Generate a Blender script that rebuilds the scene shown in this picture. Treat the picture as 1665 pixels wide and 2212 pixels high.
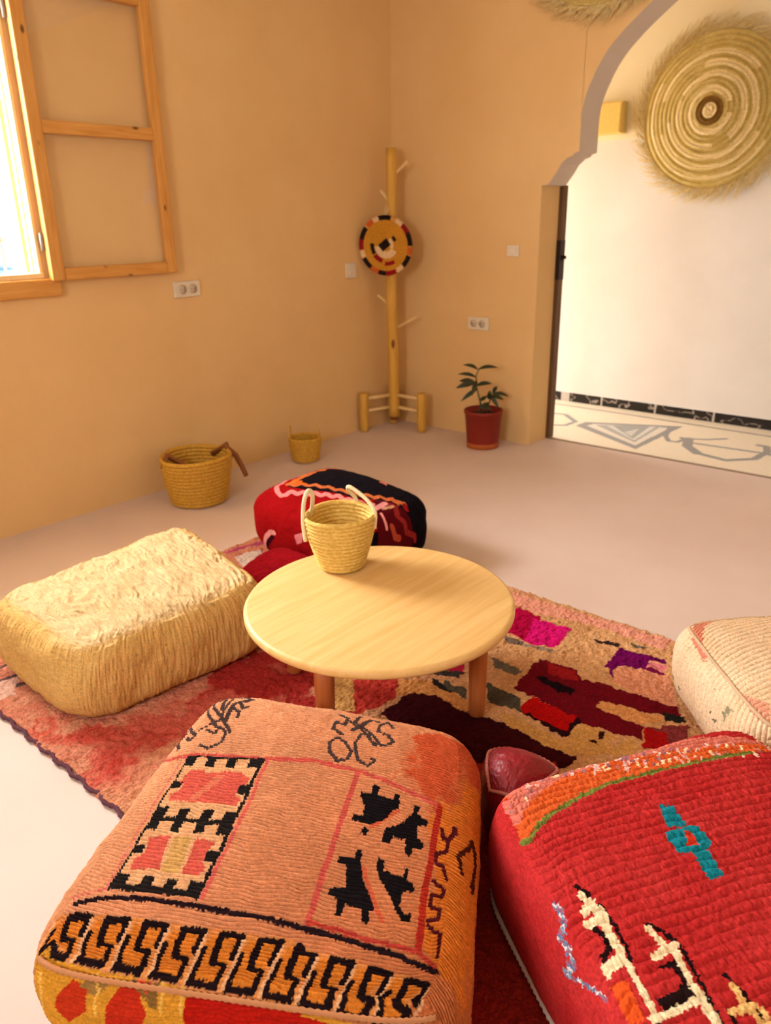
import bpy, bmesh, math, random
import numpy as np
from mathutils import Vector, Matrix

for o in list(bpy.data.objects):
    bpy.data.objects.remove(o)
SC = bpy.context.scene
COL = SC.collection
random.seed(7)
RNG = np.random.RandomState(7)

# ------------------------------------------------------------------ camera, world, light, exposure
def lin(c):
    return tuple(((v / 255.0) / 12.92 if v / 255.0 <= 0.04045 else ((v / 255.0 + 0.055) / 1.055) ** 2.4) for v in c)
def rgba(c):
    return lin(c) + (1.0,)

CAM = np.array([3.37, -3.995, 1.30])
_y, _p, _r = math.radians(41.0), math.radians(20.8), math.radians(-1.05)
_f = np.array([-math.sin(_y) * math.cos(_p), math.cos(_y) * math.cos(_p), -math.sin(_p)])
_rt = np.array([math.cos(_y), math.sin(_y), 0.0])
_up = np.cross(_rt, _f)
_rt2 = _rt * math.cos(_r) + _up * math.sin(_r)
_up2 = _up * math.cos(_r) - _rt * math.sin(_r)
cam = bpy.data.cameras.new('camera')
cam.sensor_fit = 'VERTICAL'; cam.sensor_height = 36.0
cam.lens = 1666.0 * 36.0 / 2212.0
cam.clip_start = 0.05
cam.dof.use_dof = True; cam.dof.focus_distance = 1.55; cam.dof.aperture_fstop = 4.5
co = bpy.data.objects.new('camera', cam)
M = Matrix(((_rt2[0], _up2[0], -_f[0], CAM[0]), (_rt2[1], _up2[1], -_f[1], CAM[1]), (_rt2[2], _up2[2], -_f[2], CAM[2]), (0, 0, 0, 1)))
co.matrix_world = M
COL.objects.link(co); SC.camera = co

SC.view_settings.view_transform = 'Standard'; SC.view_settings.look = 'None'
SC.view_settings.gamma = 1.0; SC.view_settings.use_curve_mapping = False
SC.view_settings.exposure = 0.07

W = bpy.data.worlds.new('sky'); SC.world = W; W.use_nodes = True
bg = W.node_tree.nodes['Background']
bg.inputs[0].default_value = (0.96, 0.98, 1.0, 1); bg.inputs[1].default_value = 21.0

def area(name, loc, rot, sx, sy, power, col=(1, 1, 1), portal=False):
    l = bpy.data.lights.new(name, 'AREA'); l.shape = 'RECTANGLE'; l.size = sx; l.size_y = sy
    l.energy = power; l.color = col
    o = bpy.data.objects.new(name, l); o.location = loc; o.rotation_euler = rot; COL.objects.link(o)
    if portal: l.cycles.is_portal = True
    return o
PI = math.pi
# daylight portals in the openings of the room: side window, fill windows added behind the viewer and at the corridor end
area('portal_window', (-0.22, -2.93, 1.65), (0, -PI / 2, 0), 1.12, 1.20, 1, portal=True)
# added lamp standing in for bright sky, boosts the light through the side window
area('added_lamp_side_window', (-0.95, -3.32, 1.98), (0, -PI / 2 + 0.55, 0.13), 0.75, 0.75, 88, (0.97, 0.98, 1.0))
area('portal_rear', (2.45, -5.42, 1.7), (PI / 2, 0, 0), 0.9, 0.8, 1, portal=True)
area('portal_corridor', (-1.30, 0.71, 1.12), (0, -PI / 2, 0), 1.65, 0.74, 1, portal=True)

# ------------------------------------------------------------------ helpers
def tag(o, label=None, cat=None, group=None, kind=None):
    if label: o['label'] = label
    if cat: o['category'] = cat
    if group: o['group'] = group
    if kind: o['kind'] = kind
    return o
def empty(name, loc=(0, 0, 0), rz=0.0):
    o = bpy.data.objects.new(name, None); o.location = loc; o.rotation_euler = (0, 0, rz)
    o.empty_display_size = 0.05; COL.objects.link(o); return o
def mesh_obj(name, verts, faces, m=None, parent=None, smooth=False):
    me = bpy.data.meshes.new(name)
    me.from_pydata([tuple(v) for v in verts], [], [tuple(f) for f in faces]); me.update()
    o = bpy.data.objects.new(name, me); COL.objects.link(o)
    if m: me.materials.append(m)
    if parent: o.parent = parent
    if smooth: me.polygons.foreach_set('use_smooth', [True] * len(me.polygons))
    return o
def bm_obj(name, bm, m=None, parent=None, smooth=False):
    me = bpy.data.meshes.new(name)
    bmesh.ops.recalc_face_normals(bm, faces=bm.faces); bm.to_mesh(me); bm.free()
    o = bpy.data.objects.new(name, me); COL.objects.link(o)
    if m: me.materials.append(m)
    if parent: o.parent = parent
    if smooth: me.polygons.foreach_set('use_smooth', [True] * len(me.polygons))
    return o
def add_box(bm, c, s, bev=0.0, rot=None):
    r = bmesh.ops.create_cube(bm, size=1.0); vs = r['verts']
    for v in vs: v.co = Vector((v.co.x * s[0], v.co.y * s[1], v.co.z * s[2]))
    if bev > 0:
        es = list({e for v in vs for e in v.link_edges})
        rb = bmesh.ops.bevel(bm, geom=es, offset=bev, segments=2, profile=0.5, affect='EDGES')
        vs = list({v for f in rb['faces'] for v in f.verts} | {v for v in vs if v.is_valid})
    for v in vs:
        co = v.co.copy()
        if rot is not None: co = rot @ co
        v.co = co + Vector(c)
    return vs
def box(name, c, s, m, parent=None, bev=0.003, rot=None):
    bm = bmesh.new(); add_box(bm, c, s, bev, rot); return bm_obj(name, bm, m, parent)
def tube_data(pts, rad, seg=10, closed=False, cap=True):
    pts = [Vector(p) for p in pts]; n = len(pts)
    if not hasattr(rad, '__len__'): rad = [rad] * n
    V, Fc = [], []
    t0 = (pts[1] - pts[0]).normalized()
    ref = Vector((0, 0, 1)) if abs(t0.z) < 0.9 else Vector((1, 0, 0))
    u = t0.cross(ref).normalized()
    for i in range(n):
        if closed: t = (pts[(i + 1) % n] - pts[i - 1]).normalized()
        else: t = (pts[min(i + 1, n - 1)] - pts[max(i - 1, 0)]).normalized()
        u = (u - t * u.dot(t)).normalized(); w = t.cross(u)
        for k in range(seg):
            a = 2 * PI * k / seg
            V.append(pts[i] + (u * math.cos(a) + w * math.sin(a)) * rad[i])
    m = n if closed else n - 1
    for i in range(m):
        for k in range(seg):
            a = i * seg + k; b = i * seg + (k + 1) % seg; j = ((i + 1) % n) * seg
            Fc.append((a, b, j + (k + 1) % seg, j + k))
    if cap and not closed:
        Fc.append(tuple(reversed(range(seg)))); Fc.append(tuple((n - 1) * seg + k for k in range(seg)))
    return V, Fc
def tube(name, pts, rad, m, parent=None, seg=10, closed=False):
    V, Fc = tube_data(pts, rad, seg, closed); return mesh_obj(name, V, Fc, m, parent, True)
def tubes(name, lst, m, parent=None, seg=5):
    V, Fc = [], []
    for pts, rad in lst:
        v, f = tube_data(pts, rad, seg); b = len(V); V += v; Fc += [tuple(i + b for i in q) for q in f]
    return mesh_obj(name, V, Fc, m, parent, True)
def lathe(name, prof, m, parent=None, seg=64, fn=None):
    """prof: list of (r, z); fn(r, z, ang, i) -> r, z"""
    V, Fc = [], []
    n = len(prof)
    for i, (r, z) in enumerate(prof):
        for k in range(seg):
            a = 2 * PI * k / seg; rr, zz = (r, z) if fn is None else fn(r, z, a, i)
            V.append((rr * math.cos(a), rr * math.sin(a), zz))
    for i in range(n - 1):
        for k in range(seg):
            k2 = (k + 1) % seg
            Fc.append((i * seg + k, i * seg + k2, (i + 1) * seg + k2, (i + 1) * seg + k))
    Fc.append(tuple(reversed(range(seg)))); Fc.append(tuple((n - 1) * seg + k for k in range(seg)))
    return mesh_obj(name, V, Fc, m, parent, True)

# ------------------------------------------------------------------ numpy tools (noise, painting)
def _hash(i, j, k, seed):
    h = (i * 374761393 + j * 668265263 + k * 2147483647 + seed * 974634777) & 0xFFFFFFFF
    h = ((h ^ (h >> 13)) * 1274126177) & 0xFFFFFFFF
    h = h ^ (h >> 16)
    return (h & 0xFFFFFF) / float(0xFFFFFF)
def vnoise(P, scale, seed=0):
    """value noise in [0,1] at points P (n,3) or (n,2)"""
    P = np.asarray(P, float) * scale
    if P.shape[1] == 2: P = np.c_[P, np.zeros(len(P))]
    I = np.floor(P).astype(np.int64); Fr = P - I; U = Fr * Fr * (3 - 2 * Fr)
    out = 0
    for a in (0, 1):
        for b in (0, 1):
            for c in (0, 1):
                w = (U[:, 0] if a else 1 - U[:, 0]) * (U[:, 1] if b else 1 - U[:, 1]) * (U[:, 2] if c else 1 - U[:, 2])
                out = out + w * _hash(I[:, 0] + a, I[:, 1] + b, I[:, 2] + c, seed)
    return out
def fbm(P, scale, seed=0, octv=3):
    o, a, t = 0, 1.0, 0
    for i in range(octv):
        o = o + a * vnoise(P, scale * 2 ** i, seed + i); t += a; a *= 0.5
    return o / t
def inpoly(P, poly):
    x, y = P[:, 0], P[:, 1]; r = np.zeros(len(P), bool); n = len(poly); j = n - 1
    for i in range(n):
        xi, yi = poly[i]; xj, yj = poly[j]
        if yi != yj:
            c = ((yi > y) != (yj > y)) & (x < (xj - xi) * (y - yi) / (yj - yi) + xi)
            r ^= c
        j = i
    return r
def nearseg(P, line, w):
    r = np.zeros(len(P), bool)
    for a, b in zip(line[:-1], line[1:]):
        a = np.array(a, float); b = np.array(b, float); d = b - a
        t = np.clip(((P - a) @ d) / max(d @ d, 1e-12), 0, 1)
        r |= ((P - a - t[:, None] * d) ** 2).sum(1) < (w / 2) ** 2
    return r
def cube_grid(n, m):
    """grid points on the 5 visible faces + bottom of the cube [-1,1]^3: returns P, faces (not merged)"""
    Ps, Fs = [], []; base = 0
    def grid(nu, nv, fn):
        nonlocal base
        u = np.linspace(-1, 1, nu); v = np.linspace(-1, 1, nv)
        U, V = np.meshgrid(u, v); U = U.ravel(); V = V.ravel()
        Ps.append(fn(U, V))
        i = np.arange(nu - 1); j = np.arange(nv - 1); I, J = np.meshgrid(i, j); a = (J * nu + I).ravel() + base
        Fs.append(np.c_[a, a + 1, a + nu + 1, a + nu]); base += nu * nv
    o = lambda U: np.ones_like(U)
    grid(n, n, lambda U, V: np.c_[U, V, o(U)])
    grid(n, m, lambda U, V: np.c_[U, -o(U), V])
    grid(n, m, lambda U, V: np.c_[-U, o(U), V])
    grid(n, m, lambda U, V: np.c_[o(U), U, V])
    grid(n, m, lambda U, V: np.c_[-o(U), -U, V])
    grid(12, 12, lambda U, V: np.c_[-U, V, -o(U)])
    return np.concatenate(Ps), np.concatenate(Fs)
def pouf_shape(p, sp):
    """p on the cube -> points in the world for the pouf spec sp"""
    e = sp.get('e', 7.0)
    r = (np.abs(p) ** e).sum(1) ** (1 / e)
    q = p / r[:, None]
    k = sp.get('k', 1.04)
    x, y, z = q[:, 0] * k, q[:, 1] * k, q[:, 2]
    # side walls swell at mid height, top crowns
    bul = sp.get('bulge', 0.05) * (1 - z ** 2)
    x = x * (1 + bul); y = y * (1 + bul)
    z = z + np.where(z > 0, sp.get('crown', 0.1) * np.clip(1 - (x / 1.05) ** 2, 0, 1) * np.clip(1 - (y / 1.05) ** 2, 0, 1), 0)
    T = np.array(sp['top'], float); B = np.array(sp['bot'], float)
    u, v, w = (x + 1) / 2, (y + 1) / 2, (z + 1) / 2
    def bil(Q): return (Q[0] * ((1 - u) * (1 - v))[:, None] + Q[1] * (u * (1 - v))[:, None] + Q[2] * (u * v)[:, None] + Q[3] * ((1 - u) * v)[:, None])
    R = bil(B) * (1 - w)[:, None] + bil(T) * w[:, None]
    zf = sp.get('floor', 0.02)
    R[:, 2] = np.maximum(R[:, 2], zf)
    # soft large-scale lumps
    n = sp.get('lump', 0.006)
    d = fbm(R, 9.0, sp.get('seed', 1), 2) - 0.5
    cen = R.mean(0); dirv = R - cen; dirv /= np.linalg.norm(dirv, axis=1)[:, None]
    R = R + dirv * (d * 2 * n)[:, None]
    R[:, 2] = np.maximum(R[:, 2], zf)
    return R
def net(p, hr=0.45):
    """unfolded coordinates (s,t) of cube points: the top is [-1,1]^2, the sides fold down around it"""
    s, t = p[:, 0].copy(), p[:, 1].copy(); d = (1 - p[:, 2]) * hr
    ax, ay, az = np.abs(p[:, 0]), np.abs(p[:, 1]), p[:, 2]
    fx = (ax >= 0.99999) & (ay < 0.99999); fy = (ay >= 0.99999)
    s = np.where(fx, s + np.sign(s) * d, s); t = np.where(fy, t + np.sign(t) * d, t)
    return np.c_[s, t]
POUF = {
 'front': dict(top=[(2.365, -3.715, .26), (2.925, -3.375, .26), (2.585, -2.835, .27), (2.035, -3.075, .27)],
               bot=[(2.38, -3.66, .0), (2.90, -3.36, .0), (2.59, -2.86, .0), (2.07, -3.09, .0)], e=7, k=1.05, crown=.10, bulge=.08, seed=3, floor=.0185),
 'beige': dict(top=[(1.594, -3.19, .25), (1.619, -2.592, .25), (1.075, -2.50, .285), (1.10, -3.205, .265)],
               bot=[(1.574, -3.20, .0), (1.653, -2.606, .0), (1.06, -2.53, .0), (1.07, -3.19, .0)], e=7, k=1.05, crown=.10, bulge=.06, seed=5, lump=.012, floor=.0185),
 'red': dict(top=[(2.735, -2.955, .27), (3.254, -3.294, .27), (3.56, -2.76, .27), (3.03, -2.43, .27)],
             bot=[(2.75, -2.97, .0), (3.25, -3.29, .0), (3.57, -2.79, .0), (3.04, -2.45, .0)], e=9, k=1.04, crown=.12, bulge=.06, seed=8, floor=.0185),
 'pale': dict(top=[(2.73, -2.0, .24), (3.07, -2.37, .24), (3.44, -2.03, .24), (3.08, -1.66, .24)],
              bot=[(2.74, -2.01, .0), (3.07, -2.36, .0), (3.43, -2.03, .0), (3.08, -1.67, .0)], e=5, k=1.06, crown=.12, bulge=.09, seed=11, floor=.0185),
 'back': dict(top=[(1.01, -2.13, .285), (1.59, -2.11, .245), (1.585, -1.67, .27), (1.01, -1.66, .295)],
              bot=[(1.03, -2.12, .0), (1.60, -2.10, .0), (1.59, -1.68, .0), (1.02, -1.66, .0)], e=5, k=1.05, crown=.2, bulge=.06, seed=13, floor=.0185),
 'leather': dict(top=[(2.665, -2.875, .19), (2.735, -2.85, .19), (2.765, -2.70, .20), (2.572, -2.745, .20)],
              bot=[(2.665, -2.875, .0), (2.735, -2.85, .0), (2.765, -2.70, .0), (2.572, -2.745, .0)], e=3, k=1.08, crown=.16, bulge=.06, seed=17, floor=.0185, lump=.004),
 'cushion': dict(top=[(1.18, -2.30, .06), (1.50, -2.31, .12), (1.50, -2.20, .16), (1.245, -2.21, .15)],
              bot=[(1.13, -2.33, .0), (1.50, -2.34, .0), (1.50, -2.19, .0), (1.15, -2.20, .0)], e=3, k=1.05, crown=.1, bulge=.06, seed=19, floor=.0185, lump=.006),
}
# dyed patterns in each object's own surface coordinates
PAT = {
 'front': [
  ('p',(204,140,44),[(-1.151,-0.921),(-0.812,-1.043),(-0.448,-1.038),(-0.099,-1.056),(0.254,-1.062),(0.355,-1.063),(0.73,-1.122),(0.767,-1.409),(-0.859,-1.56),(-1.167,-0.948)]),
  ('p',(184,50,22),[(-0.755,-1.184),(-0.707,-1.095),(-0.605,-1.125),(-0.604,-1.243),(-0.705,-1.35),(-0.782,-1.285)]),
  ('p',(184,44,22),[(-0.498,-1.175),(-0.46,-1.062),(-0.379,-1.064),(-0.318,-1.186),(-0.373,-1.36),(-0.542,-1.419)]),
  ('p',(176,26,14),[(-0.158,-1.062),(0.08,-1.064),(0.352,-1.079),(0.333,-1.259),(-0.169,-1.39)]),
  ('p',(176,26,14),[(0.244,-1.083),(0.403,-1.097),(0.609,-1.13),(0.585,-1.311),(0.216,-1.41)]),
  ('p',(128,92,44),[(-0.439,-1.047),(-0.29,-1.044),(-0.275,-1.17),(-0.344,-1.107)]),
  ('p',(206,70,40),[(-0.409,-1.045),(-0.334,-1.048),(-0.335,-1.091)]),
  ('p',(150,110,56),[(-0.666,-1.118),(-0.609,-1.055),(-0.514,-1.057),(-0.553,-1.144)]),
  ('l',(222,170,80),0.033,[(-0.92,-1.13),(-0.885,-1.222),(-0.94,-1.433)]),
  ('l',(222,170,80),0.014,[(-0.609,-1.055),(-0.555,-1.113),(-0.56,-1.252)]),
  ('l',(222,170,80),0.013,[(-0.308,-1.017),(-0.267,-1.072),(-0.257,-1.177)]),
  ('l',(222,170,80),0.012,[(-0.217,-1.008),(-0.18,-1.063),(-0.173,-1.165)]),
  ('s',(206,112,40),[(0.865,0.203),(1.145,0.559),(1.324,0.376),(1.333,-0.076),(1.192,-0.886),(0.994,-0.843),(0.864,-0.705)],0.25,6),
  ('s',(190,82,46),[(0.619,0.815),(0.908,1.068),(1.118,0.878),(1.176,0.585),(0.863,0.216),(0.614,0.291),(0.515,0.553)],0.25,6),
  ('l',(196,84,72),0.031,[(0.305,0.36),(0.299,-0.018),(0.294,-0.347),(0.293,-0.646)]),
  ('l',(196,84,72),0.032,[(-1.085,0.304),(-0.36,0.324),(0.029,0.384),(0.327,0.358),(0.594,0.284),(0.862,0.229)]),
  ('l',(172,44,30),0.044,[(0.862,0.229),(0.85,-0.078),(0.834,-0.438),(0.844,-0.705)]),
  ('l',(178,60,48),0.025,[(0.293,-0.646),(0.522,-0.672),(0.835,-0.71),(0.981,-0.802)]),
  ('l',(206,96,84),0.021,[(-0.267,0.325),(-0.243,-0.158),(-0.251,-0.389),(-0.251,-0.605)]),
  ('l',(206,110,96),0.014,[(-0.888,0.312),(-0.814,-0.214),(-0.763,-0.622),(-0.999,-0.714)]),
  ('s',(212,100,80),[(-1.091,-0.06),(-1.089,-0.252),(-1.093,-0.42),(-1.096,-0.412),(-1.085,-0.179)],0.25,6),
  ('p',(218,164,118),[(-0.833,0.299),(-0.549,0.302),(-0.302,0.326),(-0.275,-0.608),(-0.502,-0.612),(-0.748,-0.619)]),
  ('p',(206,92,76),[(-0.758,0.14),(-0.736,0.194),(-0.647,0.194),(-0.624,0.173),(-0.541,0.178),(-0.512,0.202),(-0.393,0.201),(-0.318,0.162),(-0.327,0.109),(-0.361,0.096),(-0.358,0.033),(-0.31,0.016),(-0.316,-0.036),(-0.742,-0.058),(-0.761,-0.008),(-0.718,0.013),(-0.727,0.075),(-0.765,0.087)]),
  ('p',(214,120,92),[(-0.541,0.167),(-0.481,0.171),(-0.574,-0.044),(-0.625,-0.046)]),
  ('p',(206,92,76),[(-0.709,-0.303),(-0.586,-0.283),(-0.54,-0.478),(-0.697,-0.497),(-0.72,-0.435),(-0.679,-0.402),(-0.683,-0.353)]),
  ('p',(206,92,76),[(-0.435,-0.277),(-0.319,-0.289),(-0.345,-0.342),(-0.342,-0.408),(-0.304,-0.439),(-0.321,-0.488),(-0.413,-0.491)]),
  ('p',(202,156,92),[(-0.555,-0.282),(-0.462,-0.278),(-0.431,-0.491),(-0.522,-0.493)]),
  ('p',(34,28,26),[(-0.833,0.299),(-0.793,0.296),(-0.756,0.294),(-0.749,0.221),(-0.787,0.223),(-0.827,0.225)]),
  ('p',(34,28,26),[(-0.671,0.296),(-0.639,0.297),(-0.607,0.299),(-0.602,0.224),(-0.633,0.223),(-0.664,0.221)]),
  ('p',(34,28,26),[(-0.524,0.304),(-0.493,0.306),(-0.463,0.309),(-0.459,0.234),(-0.489,0.231),(-0.519,0.229)]),
  ('p',(34,28,26),[(-0.384,0.317),(-0.343,0.321),(-0.302,0.326),(-0.298,0.249),(-0.339,0.246),(-0.38,0.241)]),
  ('p',(34,28,26),[(-0.784,-0.101),(-0.746,-0.102),(-0.708,-0.102),(-0.701,-0.171),(-0.737,-0.172),(-0.775,-0.172)]),
  ('p',(34,28,26),[(-0.629,-0.1),(-0.599,-0.098),(-0.57,-0.097),(-0.564,-0.167),(-0.594,-0.168),(-0.624,-0.169)]),
  ('p',(34,28,26),[(-0.488,-0.092),(-0.457,-0.091),(-0.427,-0.089),(-0.423,-0.16),(-0.453,-0.161),(-0.483,-0.163)]),
  ('p',(34,28,26),[(-0.361,-0.084),(-0.322,-0.082),(-0.283,-0.08),(-0.277,-0.152),(-0.317,-0.154),(-0.357,-0.156)]),
  ('p',(34,28,26),[(-0.772,-0.19),(-0.738,-0.19),(-0.705,-0.189),(-0.701,-0.256),(-0.733,-0.256),(-0.767,-0.256)]),
  ('p',(34,28,26),[(-0.618,-0.187),(-0.591,-0.186),(-0.563,-0.185),(-0.558,-0.252),(-0.586,-0.253),(-0.614,-0.254)]),
  ('p',(34,28,26),[(-0.478,-0.181),(-0.449,-0.18),(-0.421,-0.178),(-0.419,-0.245),(-0.446,-0.247),(-0.473,-0.248)]),
  ('p',(34,28,26),[(-0.351,-0.174),(-0.314,-0.172),(-0.277,-0.17),(-0.28,-0.238),(-0.316,-0.24),(-0.35,-0.242)]),
  ('p',(34,28,26),[(-0.775,-0.167),(-0.517,-0.16),(-0.277,-0.147),(-0.277,-0.175),(-0.515,-0.188),(-0.772,-0.194)]),
  ('p',(34,28,26),[(-0.75,-0.529),(-0.712,-0.528),(-0.675,-0.527),(-0.673,-0.586),(-0.709,-0.588),(-0.748,-0.589)]),
  ('p',(34,28,26),[(-0.596,-0.525),(-0.566,-0.524),(-0.536,-0.524),(-0.534,-0.584),(-0.564,-0.584),(-0.594,-0.585)]),
  ('p',(34,28,26),[(-0.471,-0.522),(-0.444,-0.522),(-0.417,-0.522),(-0.416,-0.581),(-0.443,-0.582),(-0.47,-0.583)]),
  ('p',(34,28,26),[(-0.348,-0.519),(-0.311,-0.518),(-0.275,-0.517),(-0.275,-0.578),(-0.311,-0.579),(-0.347,-0.58)]),
  ('p',(34,28,26),[(-0.748,-0.581),(-0.502,-0.576),(-0.275,-0.57),(-0.275,-0.608),(-0.502,-0.612),(-0.748,-0.619)]),
  ('p',(34,28,26),[(-0.817,0.094),(-0.778,0.093),(-0.741,0.091),(-0.734,0.039),(-0.769,0.039),(-0.806,0.04)]),
  ('p',(34,28,26),[(-0.362,0.117),(-0.327,0.119),(-0.292,0.121),(-0.292,0.049),(-0.326,0.046),(-0.359,0.043)]),
  ('p',(34,28,26),[(-0.759,-0.359),(-0.725,-0.358),(-0.693,-0.357),(-0.689,-0.402),(-0.722,-0.403),(-0.755,-0.403)]),
  ('p',(34,28,26),[(-0.345,-0.342),(-0.313,-0.341),(-0.28,-0.339),(-0.278,-0.402),(-0.31,-0.403),(-0.342,-0.404)]),
  ('l',(34,28,26),0.014,[(-0.833,0.299),(-0.803,0.024),(-0.77,-0.217),(-0.754,-0.427),(-0.748,-0.619)]),
  ('l',(34,28,26),0.022,[(-0.302,0.326),(-0.292,0.049),(-0.278,-0.198),(-0.277,-0.414),(-0.275,-0.608)]),
  ('l',(34,28,26),0.015,[(-0.833,0.299),(-0.549,0.302),(-0.302,0.326)]),
  ('l',(74,56,52),0.026,[(-1.068,0.821),(-1.049,0.909),(-0.751,0.644),(-0.635,0.53)]),
  ('l',(74,56,52),0.025,[(-1.04,0.819),(-0.766,0.574),(-0.715,0.557)]),
  ('l',(74,56,52),0.026,[(-0.762,1.052),(-0.905,1.036),(-0.78,0.645),(-0.915,0.566)]),
  ('l',(74,56,52),0.038,[(-0.736,1.025),(-0.793,0.872),(-0.727,0.625)]),
  ('l',(74,56,52),0.03,[(-1.009,0.401),(-1.076,0.458),(-1.089,0.529),(-1.076,0.616),(-0.921,0.516),(-0.941,0.465),(-1.013,0.51)]),
  ('l',(74,56,52),0.022,[(-0.798,0.4),(-0.717,0.372),(-0.652,0.438),(-0.666,0.528),(-0.738,0.574),(-0.74,0.507),(-0.836,0.548)]),
  ('l',(74,56,52),0.027,[(-0.782,0.811),(-0.678,0.742),(-0.658,0.683)]),
  ('l',(74,56,52),0.04,[(-0.709,1.007),(-0.727,0.918),(-0.748,1.052)]),
  ('l',(74,56,52),0.001,[(-0.915,1.041),(-0.964,1.035),(-1.049,0.921),(-1.062,0.857)]),
  ('l',(74,56,52),0.033,[(-1.039,0.963),(-0.986,1.03),(-0.847,0.771)]),
  ('l',(74,56,52),0.029,[(-0.776,0.913),(-0.672,0.791),(-0.649,0.823)]),
  ('l',(74,56,52),0.023,[(0.22,0.443),(0.162,0.416),(0.09,0.474),(0.063,0.563),(0.103,0.627),(0.16,0.588),(0.226,0.504),(0.217,0.456)]),
  ('l',(74,56,52),0.02,[(0.239,0.54),(0.285,0.444),(0.356,0.417),(0.388,0.471),(0.365,0.48)]),
  ('l',(74,56,52),0.027,[(0.043,0.928),(0.116,0.888),(0.114,0.774),(0.046,0.795),(0.046,0.708),(0.116,0.67)]),
  ('l',(74,56,52),0.025,[(0.461,0.857),(0.424,0.997),(0.361,0.874),(0.359,0.767),(0.432,0.746),(0.475,0.678),(0.426,0.628),(0.357,0.628)]),
  ('l',(74,56,52),0.026,[(0.121,0.857),(0.237,0.77),(0.361,0.611)]),
  ('l',(74,56,52),0.038,[(0.184,0.731),(0.293,0.959),(0.345,0.944)]),
  ('l',(74,56,52),0.022,[(0.308,0.707),(0.249,0.709),(0.228,0.589),(0.254,0.528)]),
  ('l',(74,56,52),0.026,[(0.208,1.001),(0.174,0.852),(0.287,0.764),(0.376,0.651)]),
  ('l',(198,92,60),0.025,[(0.603,0.117),(0.476,-0.037)]),
  ('l',(198,92,60),0.023,[(0.484,-0.308),(0.557,-0.442),(0.628,-0.573)]),
  ('p',(24,18,20),[(0.415,0.263),(0.459,0.254),(0.463,0.191),(0.56,0.181),(0.561,0.227),(0.593,0.23),(0.605,0.13),(0.573,0.115),(0.547,0.04),(0.473,-0.02),(0.414,-0.016),(0.354,-0.006),(0.353,0.035),(0.413,0.031),(0.404,0.102),(0.359,0.166),(0.36,0.197),(0.417,0.191)]),
  ('p',(24,18,20),[(0.432,-0.047),(0.465,-0.051),(0.461,-0.098),(0.423,-0.095)]),
  ('p',(24,18,20),[(0.694,0.196),(0.729,0.174),(0.721,0.126),(0.798,0.088),(0.792,0.049),(0.732,0.042),(0.74,-0.039),(0.787,-0.078),(0.776,-0.116),(0.726,-0.119),(0.714,-0.177),(0.685,-0.173),(0.675,-0.081),(0.603,-0.076),(0.587,-0.131),(0.552,-0.117),(0.553,-0.03),(0.635,0.026),(0.669,0.086),(0.694,0.131)]),
  ('p',(24,18,20),[(0.426,-0.195),(0.459,-0.199),(0.461,-0.257),(0.475,-0.31),(0.5,-0.376),(0.55,-0.453),(0.585,-0.518),(0.562,-0.531),(0.568,-0.601),(0.536,-0.598),(0.517,-0.53),(0.438,-0.519),(0.436,-0.592),(0.408,-0.589),(0.397,-0.5),(0.349,-0.49),(0.341,-0.445),(0.422,-0.429),(0.396,-0.306),(0.353,-0.309),(0.346,-0.264),(0.428,-0.253)]),
  ('p',(24,18,20),[(0.55,-0.221),(0.587,-0.234),(0.589,-0.297),(0.661,-0.311),(0.698,-0.313),(0.697,-0.257),(0.722,-0.261),(0.72,-0.329),(0.774,-0.359),(0.769,-0.395),(0.712,-0.391),(0.704,-0.478),(0.727,-0.511),(0.768,-0.513),(0.771,-0.559),(0.721,-0.553),(0.682,-0.501),(0.637,-0.417),(0.595,-0.367),(0.549,-0.295)]),
  ('l',(84,22,28),0.033,[(0.899,0.067),(0.92,0.005),(0.963,0.008),(1.009,0.08),(1,0.113)]),
  ('l',(84,22,28),0.028,[(0.963,0.008),(0.954,-0.082),(0.877,-0.116),(0.879,-0.173),(0.94,-0.192),(0.983,-0.273)]),
  ('l',(84,22,28),0.025,[(0.884,-0.305),(0.979,-0.341),(0.958,-0.388),(0.884,-0.39),(0.879,-0.46),(0.952,-0.461),(0.945,-0.521),(0.877,-0.537)]),
  ('l',(84,22,28),0.027,[(0.881,-0.565),(0.919,-0.59),(0.97,-0.607),(0.981,-0.743)]),
  ('l',(72,26,18),0.026,[(1.12,0.09),(1.029,-0.073),(1.061,-0.151)]),
  ('l',(72,26,18),0.055,[(1.12,0.09),(1.188,0.018),(1.159,-0.179)]),
  ('l',(36,20,24),0.027,[(-0.958,-0.745),(-0.813,-0.691),(-0.677,-0.655)]),
  ('l',(36,20,24),0.028,[(-0.677,-0.655),(-0.465,-0.643),(-0.292,-0.646),(-0.038,-0.654),(0.267,-0.675)]),
  ('l',(36,20,24),0.033,[(0.261,-0.676),(0.53,-0.705),(0.737,-0.742),(0.996,-0.828)]),
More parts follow.
